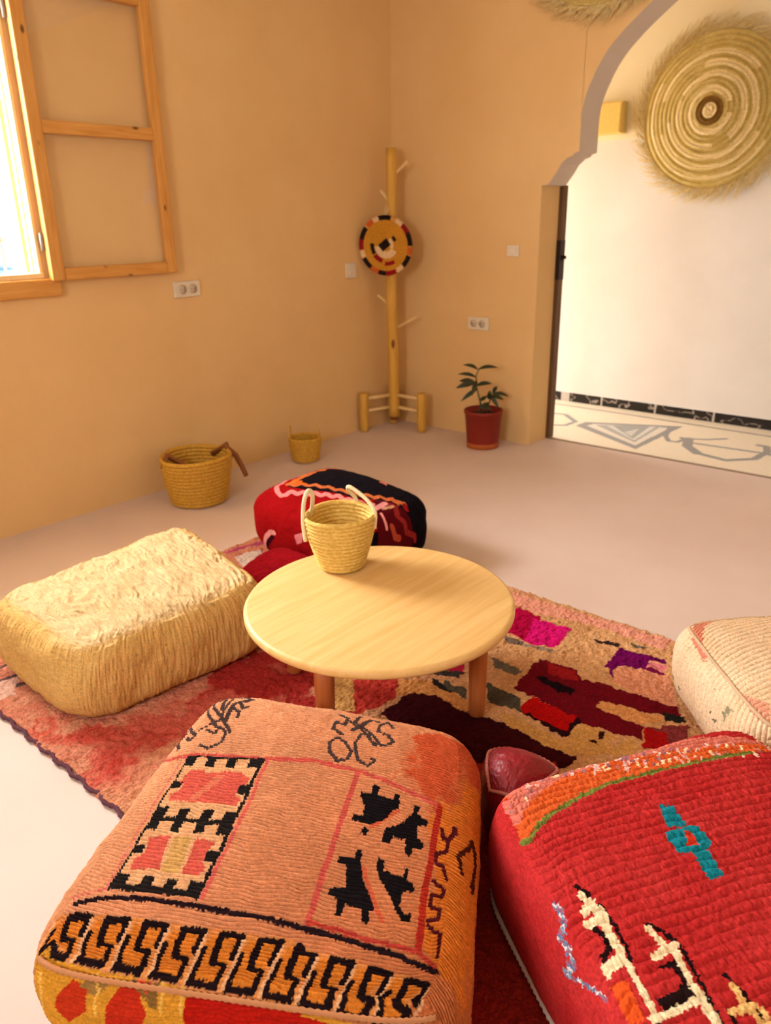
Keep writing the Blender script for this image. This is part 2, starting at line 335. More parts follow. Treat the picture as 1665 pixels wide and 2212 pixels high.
  ('p',(208,132,70),[(-1.028,-0.823),(-0.91,-0.799),(-0.795,-0.769),(-0.691,-0.757),(-0.596,-0.748),(-0.507,-0.742),(-0.42,-0.738),(-0.335,-0.74),(-0.252,-0.742),(-0.17,-0.743),(-0.088,-0.746),(-0.007,-0.748),(0.073,-0.747),(0.154,-0.744),(0.234,-0.742),(0.304,-0.764),(0.378,-0.784),(0.456,-0.789),(0.533,-0.794),(0.612,-0.803),(0.694,-0.82),(0.78,-0.839),(0.874,-0.863),(0.99,-0.898),(0.794,-1.136),(0.727,-1.115),(0.662,-1.1),(0.597,-1.087),(0.529,-1.077),(0.461,-1.069),(0.392,-1.064),(0.321,-1.06),(0.249,-1.056),(0.175,-1.056),(0.101,-1.055),(0.026,-1.052),(-0.05,-1.051),(-0.127,-1.049),(-0.204,-1.044),(-0.282,-1.039),(-0.363,-1.034),(-0.444,-1.033),(-0.529,-1.032),(-0.618,-1.034),(-0.711,-1.034),(-0.806,-1.037),(-0.918,-1.046),(-1.141,-0.906)]),
  ('p',(204,118,40),[(-1.007,-0.862),(-0.8,-0.796),(-0.823,-1.021),(-1.07,-0.963)]),
  ('p',(204,118,40),[(-0.734,-0.789),(-0.574,-0.775),(-0.604,-1.016),(-0.761,-1.018)]),
  ('p',(204,118,40),[(-0.519,-0.771),(-0.373,-0.767),(-0.403,-1.016),(-0.549,-1.015)]),
  ('p',(204,118,40),[(-0.321,-0.768),(-0.183,-0.772),(-0.213,-1.023),(-0.351,-1.017)]),
  ('p',(204,118,40),[(-0.133,-0.775),(0.002,-0.778),(-0.032,-1.032),(-0.164,-1.026)]),
  ('p',(204,118,40),[(0.052,-0.778),(0.187,-0.775),(0.145,-1.034),(0.016,-1.033)]),
  ('p',(204,118,40),[(0.236,-0.774),(0.356,-0.811),(0.317,-1.04),(0.193,-1.034)]),
  ('p',(204,118,40),[(0.404,-0.814),(0.534,-0.824),(0.48,-1.051),(0.361,-1.042)]),
  ('p',(204,118,40),[(0.583,-0.829),(0.722,-0.858),(0.639,-1.07),(0.524,-1.055)]),
  ('p',(204,118,40),[(0.776,-0.871),(0.942,-0.916),(0.791,-1.106),(0.68,-1.079)]),
  ('l',(30,16,18),0.035,[(-1.024,-0.898),(-1.047,-0.936),(-1.083,-0.953),(-0.922,-1.034),(-0.836,-1.026),(-0.858,-0.994),(-0.839,-0.931),(-0.928,-0.949)]),
  ('l',(30,16,18),0.054,[(-0.928,-0.949),(-0.932,-0.909),(-0.921,-0.822),(-0.854,-0.795),(-0.783,-0.786)]),
  ('l',(30,16,18),0.045,[(-0.783,-0.786),(-0.785,-0.835),(-0.797,-0.885)]),
  ('l',(30,16,18),0.031,[(-0.745,-0.862),(-0.765,-0.954),(-0.762,-1.023),(-0.686,-1.022),(-0.616,-1.021),(-0.623,-0.979),(-0.608,-0.915),(-0.671,-0.918)]),
  ('l',(30,16,18),0.041,[(-0.671,-0.918),(-0.675,-0.868),(-0.67,-0.775),(-0.615,-0.77),(-0.559,-0.766)]),
  ('l',(30,16,18),0.04,[(-0.559,-0.766),(-0.563,-0.818),(-0.574,-0.87)]),
  ('l',(30,16,18),0.03,[(-0.53,-0.849),(-0.548,-0.946),(-0.551,-1.02),(-0.48,-1.019),(-0.415,-1.021),(-0.417,-0.976),(-0.403,-0.909),(-0.463,-0.909)]),
  ('l',(30,16,18),0.038,[(-0.463,-0.909),(-0.466,-0.857),(-0.462,-0.758),(-0.412,-0.758),(-0.359,-0.759)]),
  ('l',(30,16,18),0.037,[(-0.359,-0.759),(-0.362,-0.811),(-0.372,-0.864)]),
  ('l',(30,16,18),0.029,[(-0.331,-0.845),(-0.346,-0.945),(-0.354,-1.022),(-0.288,-1.024),(-0.227,-1.028),(-0.224,-0.987),(-0.212,-0.916),(-0.267,-0.912)]),
  ('l',(30,16,18),0.036,[(-0.267,-0.912),(-0.272,-0.86),(-0.268,-0.762),(-0.221,-0.762),(-0.17,-0.764)]),
  ('l',(30,16,18),0.037,[(-0.17,-0.764),(-0.174,-0.818),(-0.183,-0.871)]),
  ('l',(30,16,18),0.03,[(-0.144,-0.854),(-0.159,-0.958),(-0.169,-1.032),(-0.106,-1.035),(-0.047,-1.038),(-0.038,-1),(-0.027,-0.928),(-0.083,-0.927)]),
  ('l',(30,16,18),0.036,[(-0.083,-0.927),(-0.087,-0.871),(-0.08,-0.768),(-0.034,-0.768),(0.016,-0.769)]),
  ('l',(30,16,18),0.036,[(0.016,-0.769),(0.011,-0.824),(0.001,-0.88)]),
  ('l',(30,16,18),0.028,[(0.04,-0.86),(0.027,-0.969),(0.011,-1.039),(0.072,-1.039),(0.13,-1.04),(0.149,-1.002),(0.156,-0.93),(0.102,-0.93)]),
  ('l',(30,16,18),0.036,[(0.102,-0.93),(0.097,-0.872),(0.105,-0.767),(0.151,-0.766),(0.201,-0.765)]),
  ('l',(30,16,18),0.036,[(0.201,-0.765),(0.193,-0.823),(0.184,-0.88)]),
  ('l',(30,16,18),0.027,[(0.222,-0.859),(0.212,-0.97),(0.186,-1.04),(0.246,-1.04),(0.3,-1.045),(0.323,-1.012),(0.333,-0.955),(0.282,-0.94)]),
  ('l',(30,16,18),0.036,[(0.282,-0.94),(0.277,-0.878),(0.286,-0.767),(0.32,-0.8),(0.369,-0.803)]),
  ('l',(30,16,18),0.037,[(0.369,-0.803),(0.365,-0.857),(0.356,-0.91)]),
  ('l',(30,16,18),0.029,[(0.394,-0.893),(0.391,-0.998),(0.354,-1.047),(0.412,-1.051),(0.465,-1.056),(0.494,-1.022),(0.515,-0.973),(0.461,-0.967)]),
  ('l',(30,16,18),0.036,[(0.461,-0.967),(0.451,-0.911),(0.455,-0.809),(0.499,-0.813),(0.547,-0.816)]),
  ('l',(30,16,18),0.037,[(0.547,-0.816),(0.542,-0.871),(0.537,-0.926)]),
  ('l',(30,16,18),0.029,[(0.574,-0.911),(0.565,-1.01),(0.516,-1.061),(0.571,-1.068),(0.623,-1.074),(0.657,-1.04),(0.7,-1.005),(0.648,-0.997)]),
  ('l',(30,16,18),0.038,[(0.648,-0.997),(0.634,-0.936),(0.636,-0.829),(0.684,-0.84),(0.736,-0.851)]),
  ('l',(30,16,18),0.041,[(0.736,-0.851),(0.733,-0.909),(0.729,-0.966)]),
  ('l',(30,16,18),0.033,[(0.77,-0.956),(0.727,-1.032),(0.671,-1.084),(0.723,-1.096),(0.774,-1.108),(0.813,-1.072),(0.862,-1.035),(0.813,-1.025)]),
  ('l',(30,16,18),0.042,[(0.813,-1.025),(0.839,-0.99),(0.835,-0.875),(0.892,-0.891),(0.963,-0.913)]),
  ('l',(30,16,18),0.048,[(0.963,-0.913),(0.959,-0.975),(0.923,-1.017)]),
  ('l',(222,166,120),0.022,[(-1.033,-0.838),(-1.049,-0.87),(-1.081,-0.893),(-1.139,-0.897)]),
  ('l',(222,166,120),0.018,[(-0.763,-0.792),(-0.769,-0.862),(-0.789,-0.953),(-0.782,-1.028)]),
  ('l',(222,166,120),0.016,[(-0.543,-0.773),(-0.551,-0.847),(-0.568,-0.943),(-0.57,-1.023)]),
  ('l',(222,166,120),0.016,[(-0.344,-0.767),(-0.35,-0.842),(-0.365,-0.941),(-0.372,-1.025)]),
  ('l',(222,166,120),0.015,[(-0.156,-0.774),(-0.162,-0.85),(-0.176,-0.952),(-0.188,-1.034)]),
  ('l',(222,166,120),0.015,[(0.03,-0.778),(0.022,-0.857),(0.009,-0.964),(-0.009,-1.041)]),
  ('l',(222,166,120),0.015,[(0.214,-0.774),(0.204,-0.856),(0.193,-0.966),(0.166,-1.045)]),
  ('l',(222,166,120),0.014,[(0.383,-0.813),(0.376,-0.888),(0.373,-0.993),(0.335,-1.051)]),
  ('l',(222,166,120),0.012,[(0.561,-0.827),(0.556,-0.905),(0.551,-1.006),(0.497,-1.062)]),
  ('l',(222,166,120),0.011,[(0.751,-0.865),(0.749,-0.947),(0.714,-1.028),(0.652,-1.085)]),
  ('l',(222,166,120),0.013,[(0.985,-0.93),(0.964,-1.01),(0.875,-1.062),(0.804,-1.124)]),
 ],
 'red': [
  ('p',(206,88,38),[(-1.09,-0.986),(-1.07,-0.919),(-1.042,-0.527),(-1.042,-0.088),(-1.045,0.499),(-0.777,1.031),(-0.682,1.027),(-0.67,0.759),(-0.695,0.318),(-0.71,0.048),(-0.731,-0.283),(-0.696,-0.541),(-0.641,-0.803),(-0.581,-1.044)]),
  ('p',(204,110,92),[(-0.963,-1.047),(-1.07,-0.919),(-1.042,-0.527),(-1.042,-0.088),(-1.045,0.499),(-0.777,1.031),(-0.735,1.03),(-0.856,0.372),(-1.029,-0.127),(-0.946,-0.569),(-0.817,-0.807),(-0.719,-1.03)]),
  ('l',(240,206,160),0.017,[(-1.038,-0.55),(-1.016,-0.59)]),
  ('l',(160,104,112),0.023,[(-0.954,0.253),(-0.89,0.226)]),
  ('l',(240,206,160),0.027,[(-0.991,0.113),(-0.935,0.073)]),
  ('l',(240,206,160),0.021,[(-0.907,-0.283),(-0.886,-0.275)]),
  ('l',(232,188,172),0.018,[(-0.763,0.384),(-0.737,0.353)]),
  ('l',(240,206,160),0.006,[(-1.04,-0.387),(-1.039,-0.381)]),
  ('l',(240,206,160),0.018,[(-0.731,0.308),(-0.709,0.279)]),
  ('l',(226,170,164),0.014,[(-0.833,1.022),(-0.814,1.026)]),
  ('l',(160,104,112),0.029,[(-1.025,0.003),(-0.964,-0.044)]),
  ('l',(240,206,160),0.02,[(-0.895,-0.227),(-0.863,-0.253)]),
  ('l',(160,104,112),0.019,[(-0.793,0.074),(-0.776,0.08)]),
  ('l',(232,188,172),0.027,[(-0.759,1.001),(-0.701,0.951)]),
  ('l',(160,104,112),0.02,[(-0.84,0.406),(-0.812,0.373)]),
  ('l',(232,188,172),0.008,[(-1.041,-0.421),(-1.039,-0.416)]),
  ('l',(160,104,112),0.004,[(-1.035,-0.301),(-1.035,-0.287)]),
  ('l',(232,188,172),0.026,[(-1.032,-0.159),(-0.972,-0.209)]),
  ('l',(226,170,164),0.024,[(-0.998,-0.285),(-0.92,-0.297)]),
  ('l',(232,188,172),0.013,[(-0.773,1.028),(-0.77,1.027)]),
  ('l',(226,170,164),0.018,[(-0.661,0.785),(-0.628,0.768)]),
  ('l',(226,170,164),0.018,[(-0.735,0.254),(-0.7,0.241)]),
  ('l',(240,206,160),0.019,[(-0.75,0.75),(-0.723,0.712)]),
  ('l',(160,104,112),0.02,[(-0.818,0.22),(-0.792,0.19)]),
  ('l',(240,206,160),0.021,[(-0.922,-0.203),(-0.866,-0.215)]),
  ('l',(240,206,160),0.023,[(-0.782,1.005),(-0.764,1.022)]),
  ('l',(226,170,164),0.022,[(-0.782,1.028),(-0.78,1.026)]),
  ('l',(160,104,112),0.019,[(-0.903,-0.979),(-0.892,-1.001)]),
  ('l',(232,188,172),0.023,[(-0.907,0.197),(-0.873,0.164)]),
  ('l',(240,206,160),0.029,[(-0.856,1.022),(-0.821,0.956)]),
  ('l',(160,104,112),0.025,[(-1.027,-0.439),(-0.991,-0.454)]),
  ('l',(232,188,172),0.018,[(-0.729,0.4),(-0.692,0.385)]),
  ('l',(226,170,164),0.02,[(-0.85,0.544),(-0.821,0.508)]),
  ('l',(160,104,112),0.011,[(-1.041,-0.375),(-1.038,-0.363)]),
  ('l',(160,104,112),0.023,[(-1.024,-0.656),(-0.993,-0.672)]),
  ('l',(232,188,172),0.022,[(-0.708,0.832),(-0.697,0.84)]),
  ('l',(160,104,112),0.023,[(-0.979,-0.371),(-0.908,-0.378)]),
  ('l',(160,104,112),0.004,[(-1.041,-0.555),(-1.041,-0.542)]),
  ('l',(160,104,112),0.018,[(-0.708,0.491),(-0.672,0.475)]),
  ('l',(226,170,164),0.018,[(-0.731,0.531),(-0.694,0.514)]),
  ('l',(160,104,112),0.024,[(-0.987,-0.185),(-0.907,-0.2)]),
  ('l',(240,206,160),0.021,[(-0.88,0.242),(-0.858,0.245)]),
  ('l',(240,206,160),0.016,[(-1.039,-0.681),(-1.042,-0.694)]),
  ('l',(240,206,160),0.019,[(-0.79,0.018),(-0.773,0.025)]),
  ('l',(160,104,112),0.018,[(-0.72,0.581),(-0.684,0.563)]),
  ('l',(232,188,172),0.018,[(-0.677,0.676),(-0.645,0.661)]),
  ('l',(226,170,164),0.02,[(-0.823,0.622),(-0.796,0.587)]),
  ('l',(240,206,160),0.018,[(-0.673,0.68),(-0.661,0.687)]),
  ('l',(232,188,172),0.02,[(-0.839,0.462),(-0.81,0.428)]),
  ('l',(232,188,172),0.025,[(-0.935,0.031),(-0.89,-0.003)]),
  ('l',(232,188,172),0.018,[(-1.035,-0.313),(-1.028,-0.312)]),
  ('l',(226,170,164),0.008,[(-1.035,-0.298),(-1.034,-0.286)]),
  ('l',(232,188,172),0.008,[(-1.041,-0.523),(-1.04,-0.508)]),
  ('l',(226,170,164),0.022,[(-0.927,-0.074),(-0.865,-0.089)]),
  ('l',(160,104,112),0.027,[(-1.037,-0.484),(-0.972,-0.52)]),
  ('l',(232,188,172),0.021,[(-0.858,0.544),(-0.84,0.549)]),
  ('l',(232,188,172),0.026,[(-1.025,-0.762),(-0.988,-0.812)]),
  ('l',(160,104,112),0.026,[(-0.935,-0.014),(-0.905,-0.011)]),
  ('l',(226,170,164),0.026,[(-1.033,-0.241),(-0.977,-0.267)]),
  ('l',(240,206,160),0.011,[(-0.78,1.026),(-0.763,1.027)]),
  ('l',(240,206,160),0.018,[(-0.755,0.502),(-0.717,0.484)]),
  ('l',(160,104,112),0.024,[(-0.927,0.29),(-0.9,0.291)]),
  ('l',(240,206,160),0.019,[(-0.803,0.165),(-0.775,0.134)]),
  ('l',(232,188,172),0.023,[(-1.039,-0.066),(-1.003,-0.109)]),
  ('l',(160,104,112),0.02,[(-0.805,0.566),(-0.788,0.57)]),
  ('l',(232,188,172),0.019,[(-0.905,-0.317),(-0.856,-0.325)]),
  ('l',(240,206,160),0.02,[(-1.045,-0.043),(-1.036,-0.065)]),
  ('l',(232,188,172),0.019,[(-0.781,0.247),(-0.764,0.252)]),
  ('l',(232,188,172),0.024,[(-1.042,-0.04),(-0.999,-0.087)]),
  ('l',(160,104,112),0.022,[(-0.855,0.06),(-0.834,0.065)]),
  ('l',(240,206,160),0.02,[(-0.798,0.673),(-0.772,0.638)]),
  ('l',(232,188,172),0.018,[(-0.677,0.543),(-0.664,0.55)]),
  ('l',(232,188,172),0.005,[(-0.751,1.027),(-0.734,1.028)]),
  ('l',(160,104,112),0.028,[(-1.02,0.136),(-0.966,0.092)]),
  ('l',(226,170,164),0.02,[(-0.787,0.706),(-0.773,0.712)]),
  ('l',(160,104,112),0.021,[(-0.903,-0.142),(-0.85,-0.155)]),
  ('l',(240,206,160),0.019,[(-0.782,0.096),(-0.765,0.102)]),
  ('l',(226,170,164),0.019,[(-0.829,-0.095),(-0.802,-0.122)]),
  ('l',(240,206,160),0.025,[(-0.976,-0.209),(-0.923,-0.238)]),
  ('l',(232,188,172),0.024,[(-0.979,-0.743),(-0.948,-0.728)]),
  ('l',(226,170,164),0.023,[(-0.94,-0.036),(-0.873,-0.054)]),
  ('l',(160,104,112),0.019,[(-0.899,-0.815),(-0.876,-0.833)]),
  ('l',(240,206,160),0.018,[(-0.677,0.775),(-0.644,0.757)]),
  ('l',(160,104,112),0.021,[(-0.846,0.14),(-0.826,0.145)]),
  ('l',(160,104,112),0.016,[(-0.839,-1.018),(-0.826,-1.01)]),
  ('l',(240,206,160),0.024,[(-1.039,-0.533),(-0.994,-0.57)]),
  ('l',(232,188,172),0.02,[(-0.85,0.377),(-0.821,0.344)]),
  ('l',(232,188,172),0.021,[(-0.885,-0.094),(-0.833,-0.108)]),
  ('l',(232,188,172),0.022,[(-1.039,-0.059),(-1.012,-0.096)]),
  ('l',(160,104,112),0.021,[(-0.681,0.828),(-0.67,0.837)]),
  ('l',(160,104,112),0.02,[(-0.913,-0.794),(-0.89,-0.781)]),
  ('l',(232,188,172),0.011,[(-1.041,-0.672),(-1.039,-0.66)]),
  ('l',(160,104,112),0.023,[(-0.968,-0.817),(-0.938,-0.801)]),
  ('l',(160,104,112),0.022,[(-0.905,-0.162),(-0.882,-0.155)]),
  ('l',(240,206,160),0.018,[(-1.039,-0.354),(-1.036,-0.373)]),
  ('l',(232,188,172),0.025,[(-1.014,-0.255),(-0.929,-0.276)]),
  ('l',(232,188,172),0.02,[(-0.885,0.329),(-0.838,0.309)]),
  ('l',(240,206,160),0.02,[(-0.862,-0.009),(-0.813,-0.023)]),
  ('l',(232,188,172),0.023,[(-0.992,-0.465),(-0.916,-0.469)]),
  ('l',(232,188,172),0.018,[(-0.709,0.387),(-0.686,0.357)]),
  ('l',(226,170,164),0.019,[(-0.824,0.262),(-0.782,0.246)]),
  ('l',(240,206,160),0.019,[(-0.8,0.199),(-0.759,0.184)]),
  ('l',(240,206,160),0.018,[(-0.867,-0.852),(-0.83,-0.852)]),
  ('l',(226,170,164),0.021,[(-0.861,0.045),(-0.81,0.029)]),
  ('l',(240,206,160),0.021,[(-0.871,0.391),(-0.841,0.357)]),
  ('l',(232,188,172),0.013,[(-1.035,-0.289),(-1.033,-0.276)]),
  ('l',(160,104,112),0.028,[(-1.038,-0.023),(-0.974,-0.076)]),
  ('l',(160,104,112),0.018,[(-0.672,0.624),(-0.659,0.631)]),
  ('l',(232,188,172),0.019,[(-0.83,-0.107),(-0.802,-0.133)]),
  ('l',(226,170,164),0.019,[(-0.795,0.3),(-0.779,0.305)]),
  ('l',(226,170,164),0.019,[(-0.789,0.326),(-0.751,0.31)]),
  ('l',(226,170,164),0.026,[(-0.964,0.188),(-0.931,0.188)]),
  ('l',(112,118,50),0.037,[(-0.581,-1.034),(-0.641,-0.803),(-0.696,-0.541),(-0.731,-0.283),(-0.71,0.048),(-0.695,0.318),(-0.67,0.759)]),
  ('p',(20,122,134),[(-0.449,-0.133),(-0.414,-0.062),(-0.262,-0.085),(-0.292,-0.208)]),
  ('p',(20,122,134),[(-0.274,-0.232),(-0.251,-0.037),(-0.118,-0.041),(-0.075,-0.119),(-0.113,-0.257),(-0.211,-0.254)]),
  ('p',(196,50,30),[(-0.237,-0.134),(-0.223,-0.091),(-0.118,-0.126),(-0.137,-0.183)]),
  ('p',(20,122,134),[(-0.112,-0.182),(-0.068,-0.1),(0.084,-0.136),(0.077,-0.224)]),
  ('l',(30,14,14),0.036,[(0.064,-0.962),(0.141,-0.911),(0.198,-0.931),(0.231,-1.006)]),
  ('l',(30,14,14),0.025,[(-0.015,-0.83),(0.122,-0.826),(0.234,-0.839),(0.296,-0.863)]),
  ('l',(30,14,14),0.023,[(0.351,-0.907),(0.507,-0.919),(0.595,-0.923)]),
  ('l',(30,14,14),0.02,[(0.329,-0.591),(0.512,-0.621),(0.68,-0.649)]),
  ('l',(30,14,14),0.026,[(-0.167,-0.894),(-0.096,-0.85),(-0.074,-0.906)]),
  ('l',(30,14,14),0.023,[(0.165,-0.675),(0.215,-0.63),(0.3,-0.599)]),
  ('l',(30,14,14),0.02,[(0.511,-0.497),(0.585,-0.479),(0.748,-0.472)]),
  ('l',(30,14,14),0.023,[(0.645,-0.59),(0.693,-0.592)]),
  ('p',(30,14,14),[(0.371,-0.769),(0.372,-0.655),(0.548,-0.675),(0.558,-0.86),(0.495,-0.864),(0.497,-0.73),(0.451,-0.684),(0.396,-0.704)]),
  ('p',(214,80,30),[(0.348,-1.043),(0.377,-0.949),(0.584,-0.997),(0.51,-1.052)]),
  ('l',(232,210,168),0.049,[(-0.107,-0.896),(-0.032,-0.868),(0.05,-0.864)]),
  ('l',(232,210,168),0.054,[(0.012,-0.848),(0.141,-0.885),(0.237,-0.884)]),
  ('l',(232,210,168),0.053,[(0.046,-0.848),(0.048,-0.972)]),
  ('l',(232,210,168),0.047,[(-0.041,-0.861),(-0.022,-0.948)]),
  ('l',(232,210,168),0.041,[(0.308,-0.885),(0.393,-0.898),(0.482,-0.91),(0.57,-0.913)]),
  ('l',(232,210,168),0.035,[(0.571,-0.948),(0.562,-0.671)]),
  ('l',(232,210,168),0.048,[(0.557,-0.662),(0.671,-0.671)]),
  ('l',(232,210,168),0.037,[(0.196,-0.676),(0.263,-0.666),(0.303,-0.665)]),
  ('l',(232,210,168),0.038,[(0.327,-0.742),(0.31,-0.612)]),
  ('l',(232,210,168),0.036,[(0.339,-0.629),(0.436,-0.652),(0.53,-0.666)]),
  ('p',(232,210,168),[(0.253,-1.032),(0.246,-0.885),(0.303,-0.869),(0.318,-1.039)]),
  ('l',(226,178,110),0.033,[(0.571,-0.492),(0.628,-0.505),(0.679,-0.5),(0.743,-0.487)]),
  ('l',(226,178,110),0.032,[(0.66,-0.583),(0.668,-0.461)]),
  ('l',(226,178,110),0.032,[(0.699,-0.447),(0.761,-0.458)]),
  ('l',(92,116,150),0.015,[(-0.174,-1.062),(-0.146,-1.054)]),
  ('l',(222,206,200),0.015,[(-0.165,-1.071),(-0.12,-1.045)]),
  ('l',(110,140,160),0.015,[(-0.155,-1.079),(-0.104,-1.046)]),
  ('l',(150,90,110),0.015,[(-0.122,-1.062),(-0.086,-1.046)]),
  ('l',(92,116,150),0.015,[(-0.118,-1.076),(-0.079,-1.056)]),
  ('l',(222,206,200),0.015,[(-0.099,-1.074),(-0.063,-1.057)]),
  ('l',(110,140,160),0.015,[(-0.076,-1.067),(-0.047,-1.058)]),
  ('l',(150,90,110),0.015,[(-0.077,-1.086),(-0.03,-1.057)]),
  ('l',(92,116,150),0.014,[(-0.059,-1.084),(-0.021,-1.065)]),
  ('l',(222,206,200),0.016,[(-0.047,-1.089),(-0.028,-1.089)]),
  ('l',(110,140,160),0.015,[(-0.043,-1.102),(-0.009,-1.086)]),
  ('l',(150,90,110),0.016,[(-0.048,-1.126),(-0.01,-1.103)]),
  ('l',(92,116,150),0.017,[(-0.048,-1.144),(-0.016,-1.128)]),
  ('l',(222,206,200),0.018,[(-0.045,-1.158),(-0.019,-1.149)]),
  ('l',(110,140,160),0.017,[(-0.029,-1.154),(0.014,-1.126)]),
  ('l',(150,90,110),0.016,[(-0.014,-1.151),(0.028,-1.125)]),
  ('l',(92,116,150),0.016,[(0.017,-1.131),(0.051,-1.113)]),
  ('l',(222,206,200),0.016,[(0.01,-1.153),(0.064,-1.114)]),
  ('l',(110,140,160),0.016,[(0.039,-1.134),(0.061,-1.131)]),
  ('l',(150,90,110),0.016,[(0.045,-1.143),(0.078,-1.127)]),
  ('l',(92,116,150),0.016,[(0.047,-1.16),(0.095,-1.127)]),
  ('l',(222,206,200),0.016,[(0.078,-1.142),(0.098,-1.141)]),
  ('l',(110,140,160),0.016,[(0.085,-1.152),(0.116,-1.138)]),
  ('l',(150,90,110),0.016,[(0.066,-1.191),(0.122,-1.147)]),
  ('l',(92,116,150),0.017,[(0.074,-1.197),(0.12,-1.165)]),
  ('l',(222,206,200),0.018,[(0.072,-1.217),(0.111,-1.191)]),
  ('l',(110,140,160),0.018,[(0.052,-1.258),(0.107,-1.212)]),
  ('l',(150,90,110),0.018,[(0.066,-1.257),(0.104,-1.232)]),
  ('l',(92,116,150),0.018,[(0.069,-1.263),(0.119,-1.223)]),
  ('l',(222,206,200),0.019,[(0.09,-1.247),(0.117,-1.235)]),
  ('l',(110,140,160),0.018,[(0.095,-1.252),(0.134,-1.224)]),
  ('l',(150,90,110),0.017,[(0.119,-1.231),(0.155,-1.209)]),
  ('l',(92,116,150),0.017,[(0.146,-1.209),(0.187,-1.18)]),
  ('l',(222,206,200),0.016,[(0.165,-1.194),(0.197,-1.176)]),
  ('l',(110,140,160),0.016,[(0.185,-1.179),(0.211,-1.168)]),
  ('l',(150,90,110),0.016,[(0.198,-1.172),(0.24,-1.142)]),
  ('l',(92,116,150),0.016,[(0.213,-1.162),(0.242,-1.147)]),
  ('l',(222,206,200),0.015,[(0.243,-1.136),(0.272,-1.121)]),
  ('l',(110,140,160),0.015,[(0.246,-1.141),(0.28,-1.121)]),
  ('l',(150,90,110),0.014,[(0.266,-1.128),(0.301,-1.107)]),
  ('l',(92,116,150),0.015,[(0.274,-1.128),(0.303,-1.114)]),
  ('l',(222,206,200),0.014,[(0.29,-1.12),(0.336,-1.089)]),
  ('l',(110,140,160),0.013,[(0.304,-1.113),(0.343,-1.089)]),
  ('l',(150,90,110),0.013,[(0.321,-1.104),(0.353,-1.088)]),
 ],
 'red_rib': (-54.23,4.35),
 'pale': [
  ('p',(212,132,104),[(-1.095,-0.961),(-1.029,-0.723),(-1.022,-0.517),(-1.026,-0.629),(-0.757,-0.842),(-0.484,-1.034),(-0.179,-1.072),(-0.277,-1.101),(-0.593,-1.074)]),
  ('p',(224,158,128),[(0.49,-1.018),(0.682,-0.821),(0.972,-1.025),(0.771,-1.053)]),
  ('p',(146,136,106),[(0.405,-1.191),(0.504,-1.148),(0.435,-1.305),(0.395,-1.292)]),
  ('p',(110,100,80),[(0.248,-1.407),(0.344,-1.359),(0.313,-1.411)]),
  ('p',(110,100,80),[(0.202,-1.378),(0.234,-1.345),(0.241,-1.393)]),
  ('p',(150,140,110),[(0.43,-1.182),(0.491,-1.165),(0.487,-1.193)]),
  ('p',(130,116,92),[(-0.494,-1.597),(-0.376,-1.538),(-0.451,-1.607)]),
  ('p',(130,116,92),[(-0.728,-1.593),(-0.602,-1.539),(-0.693,-1.623)]),
 ],
 'pale_rib': (-46.04,-14.07),
 'back': [
  ('p',(84,6,14),[(0.709,-0.317),(0.568,0.213),(0.703,0.464),(1.357,0.874),(1.8,0.516),(1.711,-0.77)]),
  ('p',(22,8,14),[(-0.577,-0.513),(-0.699,-0.129),(-0.759,0.465),(-0.512,0.844),(-0.07,0.853),(0.362,0.935),(0.899,1.035),(1.357,0.874),(1.784,0.588),(1.729,0.276),(1.091,0.289),(0.814,0.233),(0.429,-0.188),(0.039,-0.306),(-0.324,-0.478)]),
  ('l',(236,132,128),0.1,[(-0.921,0.368),(-0.891,0.175),(-0.9,0.049),(-0.892,-0.109),(-0.911,-0.22),(-0.807,-0.43),(-0.833,-0.539),(-0.63,-0.739),(-0.504,-0.815)]),
  ('l',(236,132,128),0.093,[(-0.512,-0.801),(-0.429,-0.749),(-0.416,-0.606),(-0.285,-0.638),(-0.252,-0.537),(-0.135,-0.551),(-0.11,-0.443),(0.018,-0.474),(0.049,-0.375),(0.173,-0.402),(0.201,-0.299),(0.335,-0.35),(0.377,-0.274),(0.504,-0.319),(0.535,-0.223),(0.648,-0.24),(0.676,-0.134)]),
  ('l',(206,110,48),0.129,[(-0.747,0.544),(-0.622,0.292),(-0.723,0.291),(-0.642,0.095),(-0.751,0.095),(-0.659,-0.1),(-0.683,-0.17),(-0.585,-0.359),(-0.618,-0.419)]),
  ('l',(200,104,56),0.08,[(-0.629,-0.407),(-0.472,-0.431),(-0.441,-0.313),(-0.309,-0.322),(-0.261,-0.225),(-0.119,-0.256),(-0.072,-0.161),(0.063,-0.189),(0.115,-0.102),(0.252,-0.134),(0.299,-0.04),(0.425,-0.06),(0.463,0.05),(0.579,0.045),(0.611,0.174),(0.723,0.197),(0.764,0.324),(0.93,0.316),(1.008,0.413)]),
  ('p',(206,96,30),[(-0.566,-0.432),(-0.63,-0.115),(-0.574,0.08),(-0.494,-0.262),(-0.31,-0.275)]),
  ('p',(16,10,18),[(-0.61,-0.218),(-0.685,0.384),(-0.504,0.843),(-0.063,0.856),(0.376,0.936),(0.981,0.861),(1.357,0.874),(1.679,0.79),(1.529,0.364),(1.091,0.289),(0.708,0.357),(0.29,0.016),(-0.111,-0.101),(-0.353,-0.22)]),
  ('l',(146,38,36),0.084,[(0.798,0.097),(0.951,0.22),(1.077,0.052),(1.172,0.126),(1.316,0.117),(1.431,0.333),(1.509,0.355)]),
  ('l',(200,104,56),0.102,[(0.817,0.297),(0.975,0.436)]),
  ('l',(150,20,24),0.073,[(0.991,0.424),(1.055,0.348)]),
  ('l',(232,150,150),0.095,[(0.782,-0.183),(0.779,0.083)]),
  ('l',(232,150,140),0.053,[(0.927,-0.205),(1.146,-0.305)]),
  ('l',(176,70,46),0.1,[(1.162,-0.178),(1.302,-0.163),(1.349,-0.071)]),
